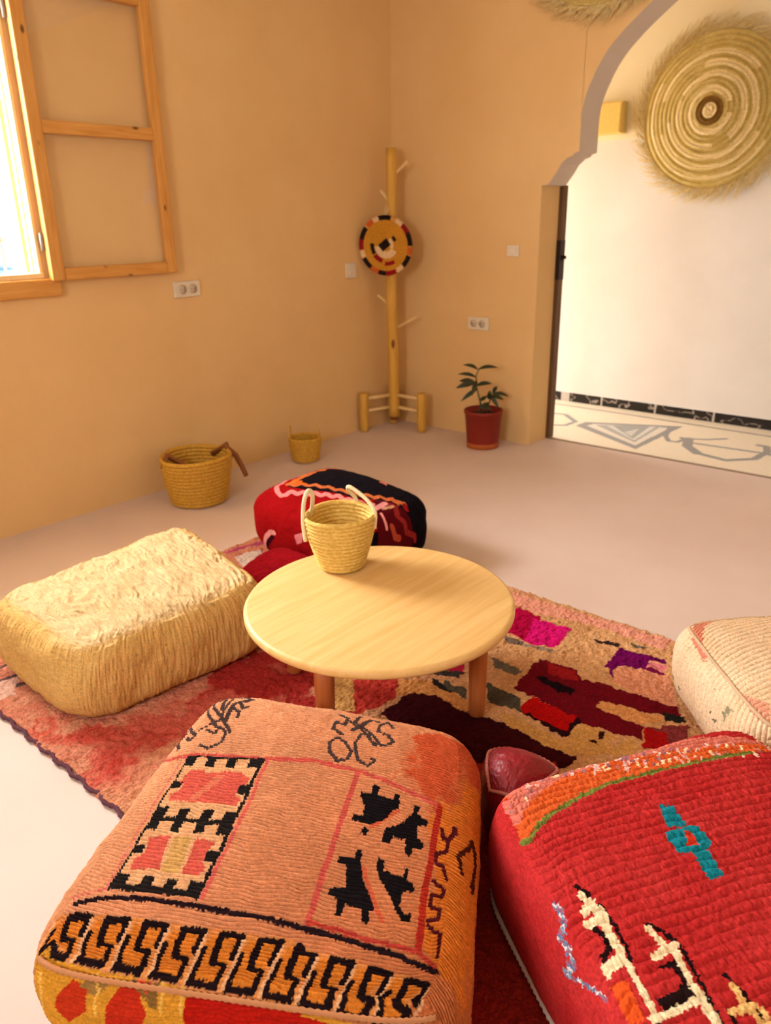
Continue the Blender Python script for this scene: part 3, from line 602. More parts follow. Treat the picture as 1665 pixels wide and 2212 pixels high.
  ('l',(206,150,110),0.069,[(0.855,-0.066),(0.914,0.15)]),
  ('p',(214,120,100),[(0.18,0.868),(0.302,0.923),(0.42,0.64),(0.259,0.68)]),
  ('p',(56,0,16),[(-0.601,-1.549),(-0.446,-1.442),(-0.418,-1.502),(-0.712,-1.784),(-0.77,-1.786)]),
  ('l',(228,146,136),0.066,[(-0.975,-1.583),(-0.874,-1.725),(-0.788,-1.776),(-0.728,-1.705),(-0.619,-1.555),(-0.485,-1.44),(-0.417,-1.429)]),
  ('p',(220,120,120),[(-0.061,-1.357),(0.097,-1.271),(0.061,-1.426),(-0.025,-1.471)]),
 ],
 'corridor': [
  ('l',(158,142,132),0.028,[(0.21,1.061),(0.61,1.078),(1.246,1.078),(2.151,1.055),(2.341,1.056)]),
  ('p',(150,146,142),[(1.067,0.588),(1.075,0.714),(1.631,0.982),(1.61,0.298)]),
  ('p',(226,216,200),[(1.128,0.629),(1.143,0.702),(1.579,0.897),(1.576,0.372)]),
  ('p',(168,168,164),[(1.163,0.683),(1.52,0.903),(1.543,0.435)]),
  ('p',(222,214,202),[(1.232,0.707),(1.496,0.867),(1.521,0.476)]),
  ('p',(160,162,158),[(1.262,0.729),(1.464,0.852),(1.502,0.502)]),
  ('p',(206,202,194),[(1.39,0.624),(1.43,0.762),(1.469,0.554)]),
  ('l',(150,146,142),0.035,[(0.731,0.722),(0.774,0.807),(0.867,0.822),(1.018,0.681),(1.01,0.555),(0.93,0.509)]),
  ('l',(150,146,142),0.03,[(1.575,0.908),(1.635,0.687),(1.694,0.586),(1.743,0.595),(1.757,0.675),(1.727,0.706)]),
  ('l',(150,146,142),0.03,[(1.95,0.841),(1.867,0.758),(1.771,0.706)]),
  ('l',(150,146,142),0.06,[(1.771,0.706),(1.823,0.545),(1.924,0.432)]),
  ('l',(150,146,142),0.042,[(1.924,0.432),(2.1,0.388),(2.216,0.511),(2.23,0.702),(2.196,0.808),(2.151,0.812)]),
  ('l',(150,146,142),0.03,[(1.801,0.627),(2.056,0.644),(2.243,0.657)]),
  ('l',(150,146,142),0.05,[(2.243,0.657),(2.333,0.636),(2.365,0.804)]),
 ],
 'rug': [
  ('s',(190,88,72),[(1.736,-3.298),(1.676,-3.099),(1.665,-2.905),(1.697,-2.684),(1.851,-2.593),(2.072,-2.775),(1.875,-2.936),(1.842,-3.165),(1.891,-3.3)],0.22,9),
  ('s',(158,44,38),[(1.702,-2.965),(1.628,-2.774),(1.634,-2.59),(1.824,-2.546),(2.042,-2.744),(1.748,-2.868)],0.22,9),
  ('s',(184,74,60),[(1.584,-3.253),(1.606,-3.156),(1.712,-3.122),(1.721,-3.264)],0.22,9),
  ('s',(196,84,66),[(1.349,-3.254),(1.454,-3.225),(1.658,-3.267),(1.564,-3.295)],0.22,9),
  ('s',(176,62,50),[(1.767,-3.226),(1.742,-3.098),(1.802,-3.124),(1.84,-3.257)],0.22,9),
  ('l',(96,74,72),0.018,[(1.093,-3.218),(1.081,-3.176)]),
  ('l',(96,74,72),0.018,[(1.164,-3.25),(1.176,-3.181)]),
  ('l',(96,74,72),0.017,[(1.221,-3.248),(1.242,-3.187)]),
  ('p',(214,170,150),[(1.163,-3.277),(1.188,-3.205),(1.271,-3.257),(1.265,-3.322)]),
  ('p',(222,150,126),[(2.048,-1.778),(2.155,-1.771),(2.633,-1.749),(2.643,-1.829),(2.434,-1.816),(2.303,-1.833),(2.22,-1.859),(2.116,-1.858)]),
  ('p',(168,4,58),[(2.124,-1.863),(2.228,-1.873),(2.289,-2.044),(2.183,-2.042),(2.156,-2.021)]),
  ('p',(206,18,108),[(2.215,-1.904),(2.351,-1.883),(2.365,-2.028),(2.27,-2.06)]),
  ('p',(112,92,78),[(2.192,-2.063),(2.266,-2.054),(2.277,-2.085),(2.219,-2.092)]),
  ('p',(150,124,104),[(2.269,-2.065),(2.365,-2.036),(2.373,-2.056),(2.287,-2.082)]),
  ('p',(52,34,32),[(2.434,-1.896),(2.514,-1.88),(2.518,-1.896),(2.448,-1.916)]),
  ('p',(104,96,84),[(2.539,-1.851),(2.591,-1.844),(2.586,-1.857),(2.55,-1.869)]),
  ('p',(106,4,78),[(2.523,-1.899),(2.611,-1.889),(2.67,-1.879),(2.676,-1.902),(2.63,-1.917),(2.639,-1.964),(2.613,-1.978),(2.564,-2.002),(2.583,-2.081),(2.559,-2.038),(2.538,-2.039)]),
  ('p',(214,120,124),[(2.631,-1.921),(2.682,-1.909),(2.689,-1.944),(2.639,-1.955)]),
  ('l',(110,8,60),0.01,[(2.64,-1.959),(2.691,-1.958)]),
  ('p',(214,142,106),[(2.569,-2.005),(2.644,-1.968),(2.705,-1.958),(2.79,-2.099),(2.689,-2.112),(2.643,-2.106),(2.588,-2.092)]),
  ('p',(106,10,22),[(2.358,-2.119),(2.475,-2.097),(2.519,-2.14),(2.57,-2.121),(2.787,-2.101),(2.837,-2.158),(2.766,-2.165),(2.611,-2.204),(2.613,-2.236),(2.72,-2.241),(2.751,-2.235),(2.768,-2.301),(2.72,-2.31),(2.662,-2.321),(2.616,-2.327),(2.573,-2.316),(2.449,-2.308),(2.381,-2.305)]),
  ('p',(150,24,26),[(2.389,-2.119),(2.481,-2.109),(2.515,-2.159),(2.428,-2.175)]),
  ('p',(30,12,16),[(2.395,-2.21),(2.526,-2.194),(2.534,-2.235),(2.445,-2.238)]),
  ('p',(34,32,28),[(2.762,-2.148),(2.819,-2.128),(2.835,-2.154),(2.787,-2.18)]),
  ('p',(130,50,50),[(2.76,-2.234),(2.839,-2.163),(2.867,-2.238),(2.837,-2.28)]),
  ('p',(40,10,16),[(2.441,-2.39),(2.451,-2.383),(2.602,-2.388),(2.59,-2.315),(2.611,-2.324),(2.618,-2.412),(2.591,-2.416)]),
  ('p',(180,10,8),[(2.446,-2.31),(2.59,-2.315),(2.602,-2.388),(2.453,-2.387)]),
  ('p',(216,148,88),[(2.611,-2.204),(2.777,-2.169),(2.79,-2.194),(2.727,-2.236),(2.616,-2.241)]),
  ('p',(168,14,14),[(2.751,-2.235),(2.815,-2.226),(2.836,-2.292),(2.787,-2.332)]),
  ('p',(52,8,16),[(2.154,-2.526),(2.455,-2.464),(2.624,-2.477),(2.678,-2.473),(2.644,-2.613),(2.496,-2.682),(2.223,-2.705)]),
  ('p',(206,152,84),[(2.422,-2.423),(2.509,-2.421),(2.613,-2.434),(2.616,-2.39),(2.623,-2.327),(2.662,-2.314),(2.672,-2.355),(2.686,-2.326),(2.728,-2.322),(2.705,-2.359),(2.728,-2.387),(2.744,-2.315),(2.787,-2.332),(2.764,-2.374),(2.668,-2.464),(2.624,-2.477),(2.449,-2.466)]),
  ('p',(60,20,20),[(2.663,-2.387),(2.674,-2.372),(2.687,-2.385),(2.673,-2.396)]),
  ('p',(60,20,20),[(2.666,-2.336),(2.679,-2.325),(2.686,-2.35),(2.674,-2.36)]),
  ('p',(58,8,14),[(2.159,-2.515),(2.233,-2.479),(2.349,-2.479),(2.391,-2.491),(2.676,-2.478),(2.631,-2.552),(2.454,-2.607),(2.163,-2.654)]),
  ('p',(206,140,76),[(2.029,-2.525),(2.174,-2.425),(2.321,-2.439),(2.356,-2.489),(2.233,-2.479),(2.159,-2.515),(2.148,-2.548)]),
  ('p',(174,52,40),[(1.994,-2.554),(2.089,-2.477),(2.15,-2.562),(2.126,-2.677),(2.085,-2.726),(1.968,-2.593)]),
  ('p',(200,150,84),[(1.897,-2.597),(1.972,-2.554),(2.101,-2.682),(2.06,-2.731),(1.947,-2.679)]),
  ('p',(40,32,30),[(2.166,-2.414),(2.288,-2.417),(2.25,-2.44),(2.196,-2.442)]),
  ('p',(80,72,58),[(2.31,-2.332),(2.432,-2.333),(2.459,-2.39),(2.364,-2.412)]),
  ('p',(104,92,76),[(2.234,-2.202),(2.356,-2.206),(2.349,-2.239),(2.282,-2.248)]),
  ('p',(60,52,46),[(2.017,-2.499),(2.127,-2.364),(2.226,-2.329),(2.23,-2.362),(2.131,-2.407),(2.043,-2.505)]),
  ('p',(166,22,52),[(2.142,-2.305),(2.187,-2.259),(2.22,-2.334),(2.172,-2.346)]),
  ('p',(86,78,62),[(2.203,-2.401),(2.286,-2.402),(2.308,-2.433),(2.233,-2.429)]),
  ('p',(140,30,20),[(2.466,-2.675),(2.636,-2.512),(2.897,-2.79),(3.135,-3.079),(2.779,-3.377),(2.662,-2.985)]),
  ('l',(176,70,112),0.025,[(0.932,-2.203),(0.947,-2.116),(0.971,-2.034)]),
  ('p',(206,186,172),[(0.985,-2.209),(1.016,-2.099),(1.229,-2.187),(1.176,-2.283)]),
 ],
}
def np_mesh(name, V, Fq, m, parent=None, col=None, smooth=True, merge=False):
    me = bpy.data.meshes.new(name)
    me.vertices.add(len(V)); me.vertices.foreach_set('co', np.asarray(V, np.float32).ravel())
    nf = len(Fq); me.loops.add(nf * 4); me.polygons.add(nf)
    me.loops.foreach_set('vertex_index', np.asarray(Fq, np.int32).ravel())
    me.polygons.foreach_set('loop_start', np.arange(0, nf * 4, 4, dtype=np.int32))
    me.polygons.foreach_set('use_smooth', np.ones(nf, bool))
    me.update(calc_edges=True)
    if col is not None:
        a = me.color_attributes.new('Col', 'FLOAT_COLOR', 'POINT')
        a.data.foreach_set('color', np.c_[col, np.ones(len(V))].astype(np.float32).ravel())
    me.materials.append(m)
    o = bpy.data.objects.new(name, me); COL.objects.link(o)
    if parent: o.parent = parent
    return o
def weld(P, Fq):
    key = np.round(P * 1e5).astype(np.int64)
    _, idx, inv = np.unique(key, axis=0, return_index=True, return_inverse=True)
    inv = inv.ravel()
    return idx, inv[Fq]
def vnormals(V, Fq):
    a, b, c, d = V[Fq[:, 0]], V[Fq[:, 1]], V[Fq[:, 2]], V[Fq[:, 3]]
    n = np.cross(c - a, d - b); N = np.zeros_like(V)
    for k in range(4): np.add.at(N, Fq[:, k], n)
    L = np.linalg.norm(N, axis=1); L[L == 0] = 1
    return N / L[:, None]
def paint(ST, base, items):
    """items: ('p', rgb, poly) filled polygon; ('l', rgb, width, line) stroke; ('s', rgb, poly, amount, scale) ragged soft blot"""
    C = np.array(base, float)
    for it in items:
        L = np.array(it[3] if it[0] == 'l' else it[2], float); pad = it[2] if it[0] == 'l' else (it[3] * 1.2 if it[0] == 's' else 0.0)
        lo, hi = L.min(0) - pad, L.max(0) + pad
        k = np.where((ST[:, 0] >= lo[0]) & (ST[:, 0] <= hi[0]) & (ST[:, 1] >= lo[1]) & (ST[:, 1] <= hi[1]))[0]
        if not len(k): continue
        Q = ST[k]; c = np.array(lin(it[1]))
        if it[0] == 'p': C[k[inpoly(Q, it[2])]] = c
        elif it[0] == 'l': C[k[nearseg(Q, L, it[2])]] = c
        else:
            n1 = np.c_[fbm(Q, it[4], 200, 3) - .5, fbm(Q, it[4], 230, 3) - .5]; n2 = np.c_[vnoise(Q, it[4] * 5, 240) - .5, vnoise(Q, it[4] * 5, 250) - .5]
            d = 0.0
            for q in range(6): d = d + inpoly(Q + n1 * it[3] * (0.3 + 0.35 * q) + n2 * it[3] * 0.25 * (q % 3), it[2])
            d = (d / 6.0)[:, None]; C[k] = C[k] * (1 - d) + c * d
    return C

# ------------------------------------------------------------------ materials
def new_mat(name):
    m = bpy.data.materials.new(name); m.use_nodes = True
    nt = m.node_tree; b = nt.nodes['Principled BSDF']; return m, nt, b
def link(nt, a, b): nt.links.new(a, b)
def plain(name, c, rough=0.6, metal=0.0, spec=0.4):
    m, nt, b = new_mat(name)
    tc = nt.nodes.new('ShaderNodeTexCoord'); no = nt.nodes.new('ShaderNodeTexNoise'); no.inputs['Scale'].default_value = 60
    link(nt, tc.outputs['Object'], no.inputs['Vector'])
    mx = nt.nodes.new('ShaderNodeMix'); mx.data_type = 'RGBA'
    mx.inputs[6].default_value = rgba(c); mx.inputs[7].default_value = rgba([max(0, v * 0.9) for v in c])
    link(nt, no.outputs['Fac'], mx.inputs[0]); link(nt, mx.outputs[2], b.inputs['Base Color'])
    b.inputs['Roughness'].default_value = rough; b.inputs['Metallic'].default_value = metal
    b.inputs['Specular IOR Level'].default_value = spec
    return m
def plaster(name, c1, c2, scale=2.2, bump=0.15, rough=0.85, fine=40, spec=0.3):
    m, nt, b = new_mat(name)
    tc = nt.nodes.new('ShaderNodeTexCoord')
    n1 = nt.nodes.new('ShaderNodeTexNoise'); n1.inputs['Scale'].default_value = scale; n1.inputs['Detail'].default_value = 6; n1.inputs['Roughness'].default_value = 0.6
    n2 = nt.nodes.new('ShaderNodeTexNoise'); n2.inputs['Scale'].default_value = fine; n2.inputs['Detail'].default_value = 4
    link(nt, tc.outputs['Object'], n1.inputs['Vector']); link(nt, tc.outputs['Object'], n2.inputs['Vector'])
    cr = nt.nodes.new('ShaderNodeValToRGB'); cr.color_ramp.elements[0].position = 0.3; cr.color_ramp.elements[1].position = 0.7
    cr.color_ramp.elements[0].color = rgba(c1); cr.color_ramp.elements[1].color = rgba(c2)
    link(nt, n1.outputs['Fac'], cr.inputs['Fac']); link(nt, cr.outputs['Color'], b.inputs['Base Color'])
    bp = nt.nodes.new('ShaderNodeBump'); bp.inputs['Strength'].default_value = bump; bp.inputs['Distance'].default_value = 0.004
    ad = nt.nodes.new('ShaderNodeMath'); ad.operation = 'ADD'
    link(nt, n1.outputs['Fac'], ad.inputs[0]); link(nt, n2.outputs['Fac'], ad.inputs[1]); link(nt, ad.outputs[0], bp.inputs['Height'])
    link(nt, bp.outputs['Normal'], b.inputs['Normal'])
    b.inputs['Roughness'].default_value = rough; b.inputs['Specular IOR Level'].default_value = spec
    return m
def wood(name, c1, c2, axis='X', scale=6.0, knots=True, rough=0.5, stretch=14.0, knotcol=(70, 38, 16)):
    m, nt, b = new_mat(name)
    tc = nt.nodes.new('ShaderNodeTexCoord'); mp = nt.nodes.new('ShaderNodeMapping')
    sc = [stretch, stretch, stretch]; sc['XYZ'.index(axis)] = 1.0
    mp.inputs['Scale'].default_value = sc; link(nt, tc.outputs['Object'], mp.inputs['Vector'])
    n = nt.nodes.new('ShaderNodeTexNoise'); n.inputs['Scale'].default_value = scale; n.inputs['Detail'].default_value = 5; n.inputs['Distortion'].default_value = 0.6
    link(nt, mp.outputs['Vector'], n.inputs['Vector'])
    cr = nt.nodes.new('ShaderNodeValToRGB'); cr.color_ramp.elements[0].position = 0.32; cr.color_ramp.elements[1].position = 0.68
    cr.color_ramp.elements[0].color = rgba(c1); cr.color_ramp.elements[1].color = rgba(c2)
    link(nt, n.outputs['Fac'], cr.inputs['Fac']); out = cr.outputs['Color']
    if knots:
        vo = nt.nodes.new('ShaderNodeTexVoronoi'); vo.inputs['Scale'].default_value = 8.0
        mp2 = nt.nodes.new('ShaderNodeMapping'); s2 = [2.0, 2.0, 2.0]; s2['XYZ'.index(axis)] = 1.0
        mp2.inputs['Scale'].default_value = s2; link(nt, tc.outputs['Object'], mp2.inputs['Vector']); link(nt, mp2.outputs['Vector'], vo.inputs['Vector'])
        lt = nt.nodes.new('ShaderNodeValToRGB'); lt.color_ramp.elements[0].position = 0.07; lt.color_ramp.elements[1].position = 0.16
        lt.color_ramp.elements[0].color = (0.85, 0.85, 0.85, 1); lt.color_ramp.elements[1].color = (0, 0, 0, 1)
        link(nt, vo.outputs['Distance'], lt.inputs['Fac'])
        mx = nt.nodes.new('ShaderNodeMix'); mx.data_type = 'RGBA'; mx.inputs[7].default_value = rgba(knotcol)
        link(nt, lt.outputs['Color'], mx.inputs[0]); link(nt, out, mx.inputs[6]); out = mx.outputs[2]
    link(nt, out, b.inputs['Base Color'])
    bp = nt.nodes.new('ShaderNodeBump'); bp.inputs['Strength'].default_value = 0.12; bp.inputs['Distance'].default_value = 0.002
    link(nt, n.outputs['Fac'], bp.inputs['Height']); link(nt, bp.outputs['Normal'], b.inputs['Normal'])
    b.inputs['Roughness'].default_value = rough; b.inputs['Specular IOR Level'].default_value = 0.35
    return m
def straw(name, c1, c2, scale=90, rough=0.7):
    m, nt, b = new_mat(name)
    tc = nt.nodes.new('ShaderNodeTexCoord')
    mp = nt.nodes.new('ShaderNodeMapping'); mp.inputs['Scale'].default_value = (1, 1, 2.2); link(nt, tc.outputs['Object'], mp.inputs['Vector'])
    n = nt.nodes.new('ShaderNodeTexNoise'); n.inputs['Scale'].default_value = scale; n.inputs['Detail'].default_value = 3
    link(nt, mp.outputs['Vector'], n.inputs['Vector'])
    cr = nt.nodes.new('ShaderNodeValToRGB'); cr.color_ramp.elements[0].position = 0.3; cr.color_ramp.elements[1].position = 0.65
    cr.color_ramp.elements[0].color = rgba(c1); cr.color_ramp.elements[1].color = rgba(c2)
    link(nt, n.outputs['Fac'], cr.inputs['Fac']); link(nt, cr.outputs['Color'], b.inputs['Base Color'])
    bp = nt.nodes.new('ShaderNodeBump'); bp.inputs['Strength'].default_value = 0.5; bp.inputs['Distance'].default_value = 0.003
    link(nt, n.outputs['Fac'], bp.inputs['Height']); link(nt, bp.outputs['Normal'], b.inputs['Normal'])
    b.inputs['Roughness'].default_value = rough; b.inputs['Specular IOR Level'].default_value = 0.25
    return m
def painted(name, rough=0.9, bump=0.4, scale=250, dist=0.002, var=0.25, sheen=0.0, spec=0.15):
    """colour comes from the object's own dyed pattern (point attribute), yarn relief from noise"""
    m, nt, b = new_mat(name)
    at = nt.nodes.new('ShaderNodeAttribute'); at.attribute_name = 'Col'
    tc = nt.nodes.new('ShaderNodeTexCoord')
    n = nt.nodes.new('ShaderNodeTexNoise'); n.inputs['Scale'].default_value = scale; n.inputs['Detail'].default_value = 2
    link(nt, tc.outputs['Object'], n.inputs['Vector'])
    hs = nt.nodes.new('ShaderNodeHueSaturation')
    mr = nt.nodes.new('ShaderNodeMapRange'); mr.inputs['From Min'].default_value = 0.25; mr.inputs['From Max'].default_value = 0.75
    mr.inputs['To Min'].default_value = 1 - var; mr.inputs['To Max'].default_value = 1 + var
    link(nt, n.outputs['Fac'], mr.inputs['Value']); link(nt, mr.outputs[0], hs.inputs['Value']); link(nt, at.outputs['Color'], hs.inputs['Color'])
    link(nt, hs.outputs['Color'], b.inputs['Base Color'])
    bp = nt.nodes.new('ShaderNodeBump'); bp.inputs['Strength'].default_value = bump; bp.inputs['Distance'].default_value = dist
    link(nt, n.outputs['Fac'], bp.inputs['Height']); link(nt, bp.outputs['Normal'], b.inputs['Normal'])
    b.inputs['Roughness'].default_value = rough; b.inputs['Specular IOR Level'].default_value = spec
    if sheen: b.inputs['Sheen Weight'].default_value = sheen
    return m
def glass(name):
    m, nt, b = new_mat(name)
    nt.nodes.remove(b); out = nt.nodes['Material Output']
    tr = nt.nodes.new('ShaderNodeBsdfTransparent'); gl = nt.nodes.new('ShaderNodeBsdfGlossy'); gl.inputs['Roughness'].default_value = 0.02
    tr.inputs['Color'].default_value = (1, 1, 1, 1)
    mx = nt.nodes.new('ShaderNodeMixShader'); mx.inputs[0].default_value = 0.09; link(nt, tr.outputs[0], mx.inputs[1]); link(nt, gl.outputs[0], mx.inputs[2])
    link(nt, mx.outputs[0], out.inputs['Surface']); return m

WALL = plaster('tan_plaster', (229, 186, 125), (236, 196, 137), 1.6, 0.25)
FLOOR = plaster('pale_microcement', (215, 190, 177), (223, 201, 189), 1.4, 0.12, 0.6, 60, 0.35)
CEIL = plaster('ceiling_plaster', (236, 224, 206), (241, 230, 214), 1.5, 0.1)
CREAM = plaster('cream_plaster', (247, 234, 198), (250, 239, 208), 2.0, 0.1)
WHITE = plaster('white_plaster', (236, 230, 224), (242, 237, 232), 3.0, 0.1)
SOFFIT = plaster('white_soffit_plaster', (214, 196, 180), (222, 206, 190), 3.0, 0.1)
PINE = wood('pine_frame', (205, 140, 62), (222, 162, 84), 'Z', 5.0)
PINEH = wood('pine_rail', (205, 140, 62), (222, 162, 84), 'Y', 5.0)
LITPINE = wood('lit_pine_frame', (238, 208, 150), (244, 220, 170), 'Z', 5.0, False)  # pine lightened, glare from the window put into the frame colour
TABLETOP = wood('table_plywood', (222, 176, 104), (234, 194, 128), 'Y', 3.0, False, 0.45, 16.0)
TABLELEG = wood('stained_leg', (172, 92, 42), (192, 110, 56), 'Z', 5.0, False, 0.5)
RACKWOOD = wood('rack_wood', (212, 158, 58), (224, 174, 80), 'Z', 5.0, False, 0.5)
PEGWOOD = wood('peg_wood', (232, 196, 130), (240, 208, 146), 'Z', 5.0, False, 0.5)
DARKWOOD = wood('dark_door_wood', (92, 62, 34), (112, 78, 46), 'Z', 5.0, False, 0.5)
STRAW_DK = straw('golden_straw', (184, 132, 38), (220, 170, 68))
STRAW_LT = straw('pale_straw', (200, 154, 58), (230, 194, 108))
ROPE = straw('cream_rope', (226, 204, 152), (240, 222, 178), 160)
LEATHER_STRAP = plain('brown_leather_strap', (150, 88, 40), 0.6)
PLASTIC = plain('white_plastic', (240, 224, 198), 0.4)
SOCKET = plain('socket_recess', (218, 198, 170), 0.5)
POTMAT = plain('maroon_clay', (142, 34, 16), 0.55)
SOIL = plain('dark_soil', (38, 22, 14), 0.95)
LEAF = plain('dark_leaf', (52, 56, 28), 0.45)
STEM = plain('plant_stem', (96, 84, 40), 0.7)
BLACKMETAL = plain('dark_metal', (40, 26, 18), 0.45, 0.3)
GRILLE = plain('grey_grille', (150, 146, 146), 0.5, 0.2)
GLASS = glass('window_glass')
CLOTH = painted('woven_wool', 0.95, 0.5, 260, 0.002, 0.22, 0.0, 0.06)
RUGM = painted('rug_pile', 1.0, 0.8, 180, 0.004, 0.3, 0.0, 0.06)
LEATHERM = painted('soft_leather', 0.5, 0.2, 120, 0.001, 0.12, 0.0, 0.4)
TILEM = painted('tile_floor_paint', 0.5, 0.05, 40, 0.001, 0.04, 0.0, 0.4)
MARBLE = painted('black_marble', 0.35, 0.0, 40, 0.001, 0.05, 0.0, 0.4)
DISCM = painted('straw_coil', 0.75, 0.5, 140, 0.003, 0.2, 0.0, 0.25)

# ------------------------------------------------------------------ the room
def slab(name, x0, x1, y0, y1, z0, z1, m):
    return tag(box(name, ((x0 + x1) / 2, (y0 + y1) / 2, (z0 + z1) / 2), (x1 - x0, y1 - y0, z1 - z0), m, None, 0), kind='structure')
RX, RY, RZ = 4.7, -5.3, 2.9
slab('floor', -0.2, RX + 0.2, RY - 0.2, 0.205, -0.1, 0.0, FLOOR)
slab('ceiling', -1.2, RX + 0.2, RY - 0.2, 1.42, RZ, RZ + 0.1, CEIL)
# left wall with the window opening
WY0, WY1, WZ0, WZ1 = -3.53, -2.33, 1.085, 2.215
def rect_wall(name, m, holes, pt, U0, U1, V0, V1, th):
    """wall in (u,v) with rectangular holes; pt(u,v,d) -> xyz"""
    us = sorted({U0, U1} | {h[0] for h in holes} | {h[1] for h in holes}); vs = sorted({V0, V1} | {h[2] for h in holes} | {h[3] for h in holes})
    bm = bmesh.new()
    def solid(i, j):
        if i < 0 or j < 0 or i >= len(us) - 1 or j >= len(vs) - 1: return False
        cu, cv = (us[i] + us[i + 1]) / 2, (vs[j] + vs[j + 1]) / 2
        return not any(h[0] < cu < h[1] and h[2] < cv < h[3] for h in holes)
    vd = {}
    def v(i, j, d):
        k = (i, j, d)
        if k not in vd: vd[k] = bm.verts.new(pt(us[i], vs[j], d))
        return vd[k]
    for i in range(len(us) - 1):
        for j in range(len(vs) - 1):
            if not solid(i, j): continue
            for d in (0, th): bm.faces.new([v(i, j, d), v(i + 1, j, d), v(i + 1, j + 1, d), v(i, j + 1, d)])
            for (di, dj, a, b_) in ((-1, 0, (i, j), (i, j + 1)), (1, 0, (i + 1, j), (i + 1, j + 1)), (0, -1, (i, j), (i + 1, j)), (0, 1, (i, j + 1), (i + 1, j + 1))):
                if not solid(i + di, j + dj):
                    bm.faces.new([v(a[0], a[1], 0), v(b_[0], b_[1], 0), v(b_[0], b_[1], th), v(a[0], a[1], th)])
    return tag(bm_obj(name, bm, m), kind='structure')
rect_wall('wall_left', WALL, [(WY0, WY1, WZ0, WZ1)], lambda u, v, d: (-d, u, v), RY - 0.2, 0.0, 0.0, RZ, 0.2)
rect_wall('wall_front', CEIL, [(2.0, 2.9, 1.3, 2.1)], lambda u, v, d: (u, RY - d, v), 0.0, RX, 0.0, RZ, 0.2)  # small unseen window opening added behind the camera as fill light
rect_wall('wall_right', CEIL, [], lambda u, v, d: (RX + d, u, v), RY - 0.2, 0.2, 0.0, RZ, 0.2)
# back wall with the horseshoe arch: outline of the opening (x, z)
AX = 1.062
arch_l = [(AX, 0.0), (AX, 1.455)]
arch_l += [(AX + 0.035, 1.457), (1.112, 1.475), (1.145, 1.515), (1.172, 1.557), (1.205, 1.583), (1.235, 1.592), (1.245, 1.605), (1.272, 1.612)]
ctl = [(1.272, 1.62), (1.274, 1.80), (1.315, 1.93), (1.41, 2.075), (1.61, 2.235), (1.80, 2.335), (1.98, 2.365)]
def smooth_curve(ctl, n=10):
    out = []
    for i in range(len(ctl) - 1):
        p0 = ctl[max(i - 1, 0)]; p1 = ctl[i]; p2 = ctl[i + 1]; p3 = ctl[min(i + 2, len(ctl) - 1)]
        for k in range(n):
            t = k / n
            out.append(tuple(0.5 * ((2 * p1[a]) + (-p0[a] + p2[a]) * t + (2 * p0[a] - 5 * p1[a] + 4 * p2[a] - p3[a]) * t * t + (-p0[a] + 3 * p1[a] - 3 * p2[a] + p3[a]) * t ** 3) for a in range(len(p1))))
    out.append(tuple(ctl[-1])); return out
arch_l += smooth_curve(ctl, 10)
XM = 1.98
arch = arch_l + [(2 * XM - x, z) for x, z in reversed(arch_l[:-1])]
TH = 0.2
bm = bmesh.new()
def quad(a, b, m=0):
    """vertical strip of wall above segment a-b (x grows from a to b)"""
    for y in (0.0, TH):
        bm.faces.new([bm.verts.new(p) for p in ((a[0], y, a[1]), (b[0], y, b[1]), (b[0], y, RZ), (a[0], y, RZ))])
quad((-0.2, 0.0), (AX, 0.0)); quad((2 * XM - AX, 0.0), (RX, 0.0))
for a, b in zip(arch[:-1], arch[1:]):
    if b[0] - a[0] > 1e-5: quad(a, b)
    f = bm.faces.new([bm.verts.new(p) for p in ((a[0], 0, a[1]), (b[0], 0, b[1]), (b[0], TH, b[1]), (a[0], TH, a[1]))])
    if min(a[1], b[1]) > 1.44: f.material_index = 1
for x in (-0.2, RX): bm.faces.new([bm.verts.new(p) for p in ((x, 0, 0), (x, TH, 0), (x, TH, RZ), (x, 0, RZ))])
bm.faces.new([bm.verts.new(p) for p in ((-0.2, 0, RZ), (RX, 0, RZ), (RX, TH, RZ), (-0.2, TH, RZ))])
bmesh.ops.remove_doubles(bm, verts=bm.verts, dist=1e-5)
wb = tag(bm_obj('wall_back', bm, WALL), kind='structure'); wb.data.materials.append(SOFFIT)
# corridor beyond the arch
CY = 1.22
slab('wall_corridor', -1.2, RX + 0.2, CY, CY + 0.2, 0.0, RZ, WHITE)
DADO = 1.755
tag(box('trim_1', ((RX - 1.2) / 2 + 0.1, CY - 0.002, (DADO + RZ) / 2), (RX + 1.2, 0.006, RZ - DADO), CREAM, None, 0.001), kind='structure')
rect_wall('wall_corridor_side', WHITE, [(0.34, 1.08, 0.3, 1.95)], lambda u, v, d: (-1.2 - d, u, v), 0.2, CY, 0.0, RZ, 0.08)  # window opening added out of view to brighten the corridor
slab('wall_corridor_back', -1.2, -0.2, 0.1, 0.2, 0.0, RZ, WHITE)
slab('wall_corridor_end', RX, RX + 0.2, 0.2, CY, 0.0, RZ, WHITE)

def flat_grid(name, x0, x1, y0, y1, nx, ny, z, m, items, base, edge=0.02):
    X, Y = np.meshgrid(np.linspace(x0, x1, nx), np.linspace(y0, y1, ny)); P = np.c_[X.ravel(), Y.ravel()]
    I, J = np.meshgrid(np.arange(nx - 1), np.arange(ny - 1)); a = (J * nx + I).ravel()
    Fq = np.c_[a, a + 1, a + nx + 1, a + nx]
    C = paint(P, np.tile(np.array(lin(base)), (len(P), 1)), items)
    return P, Fq, C
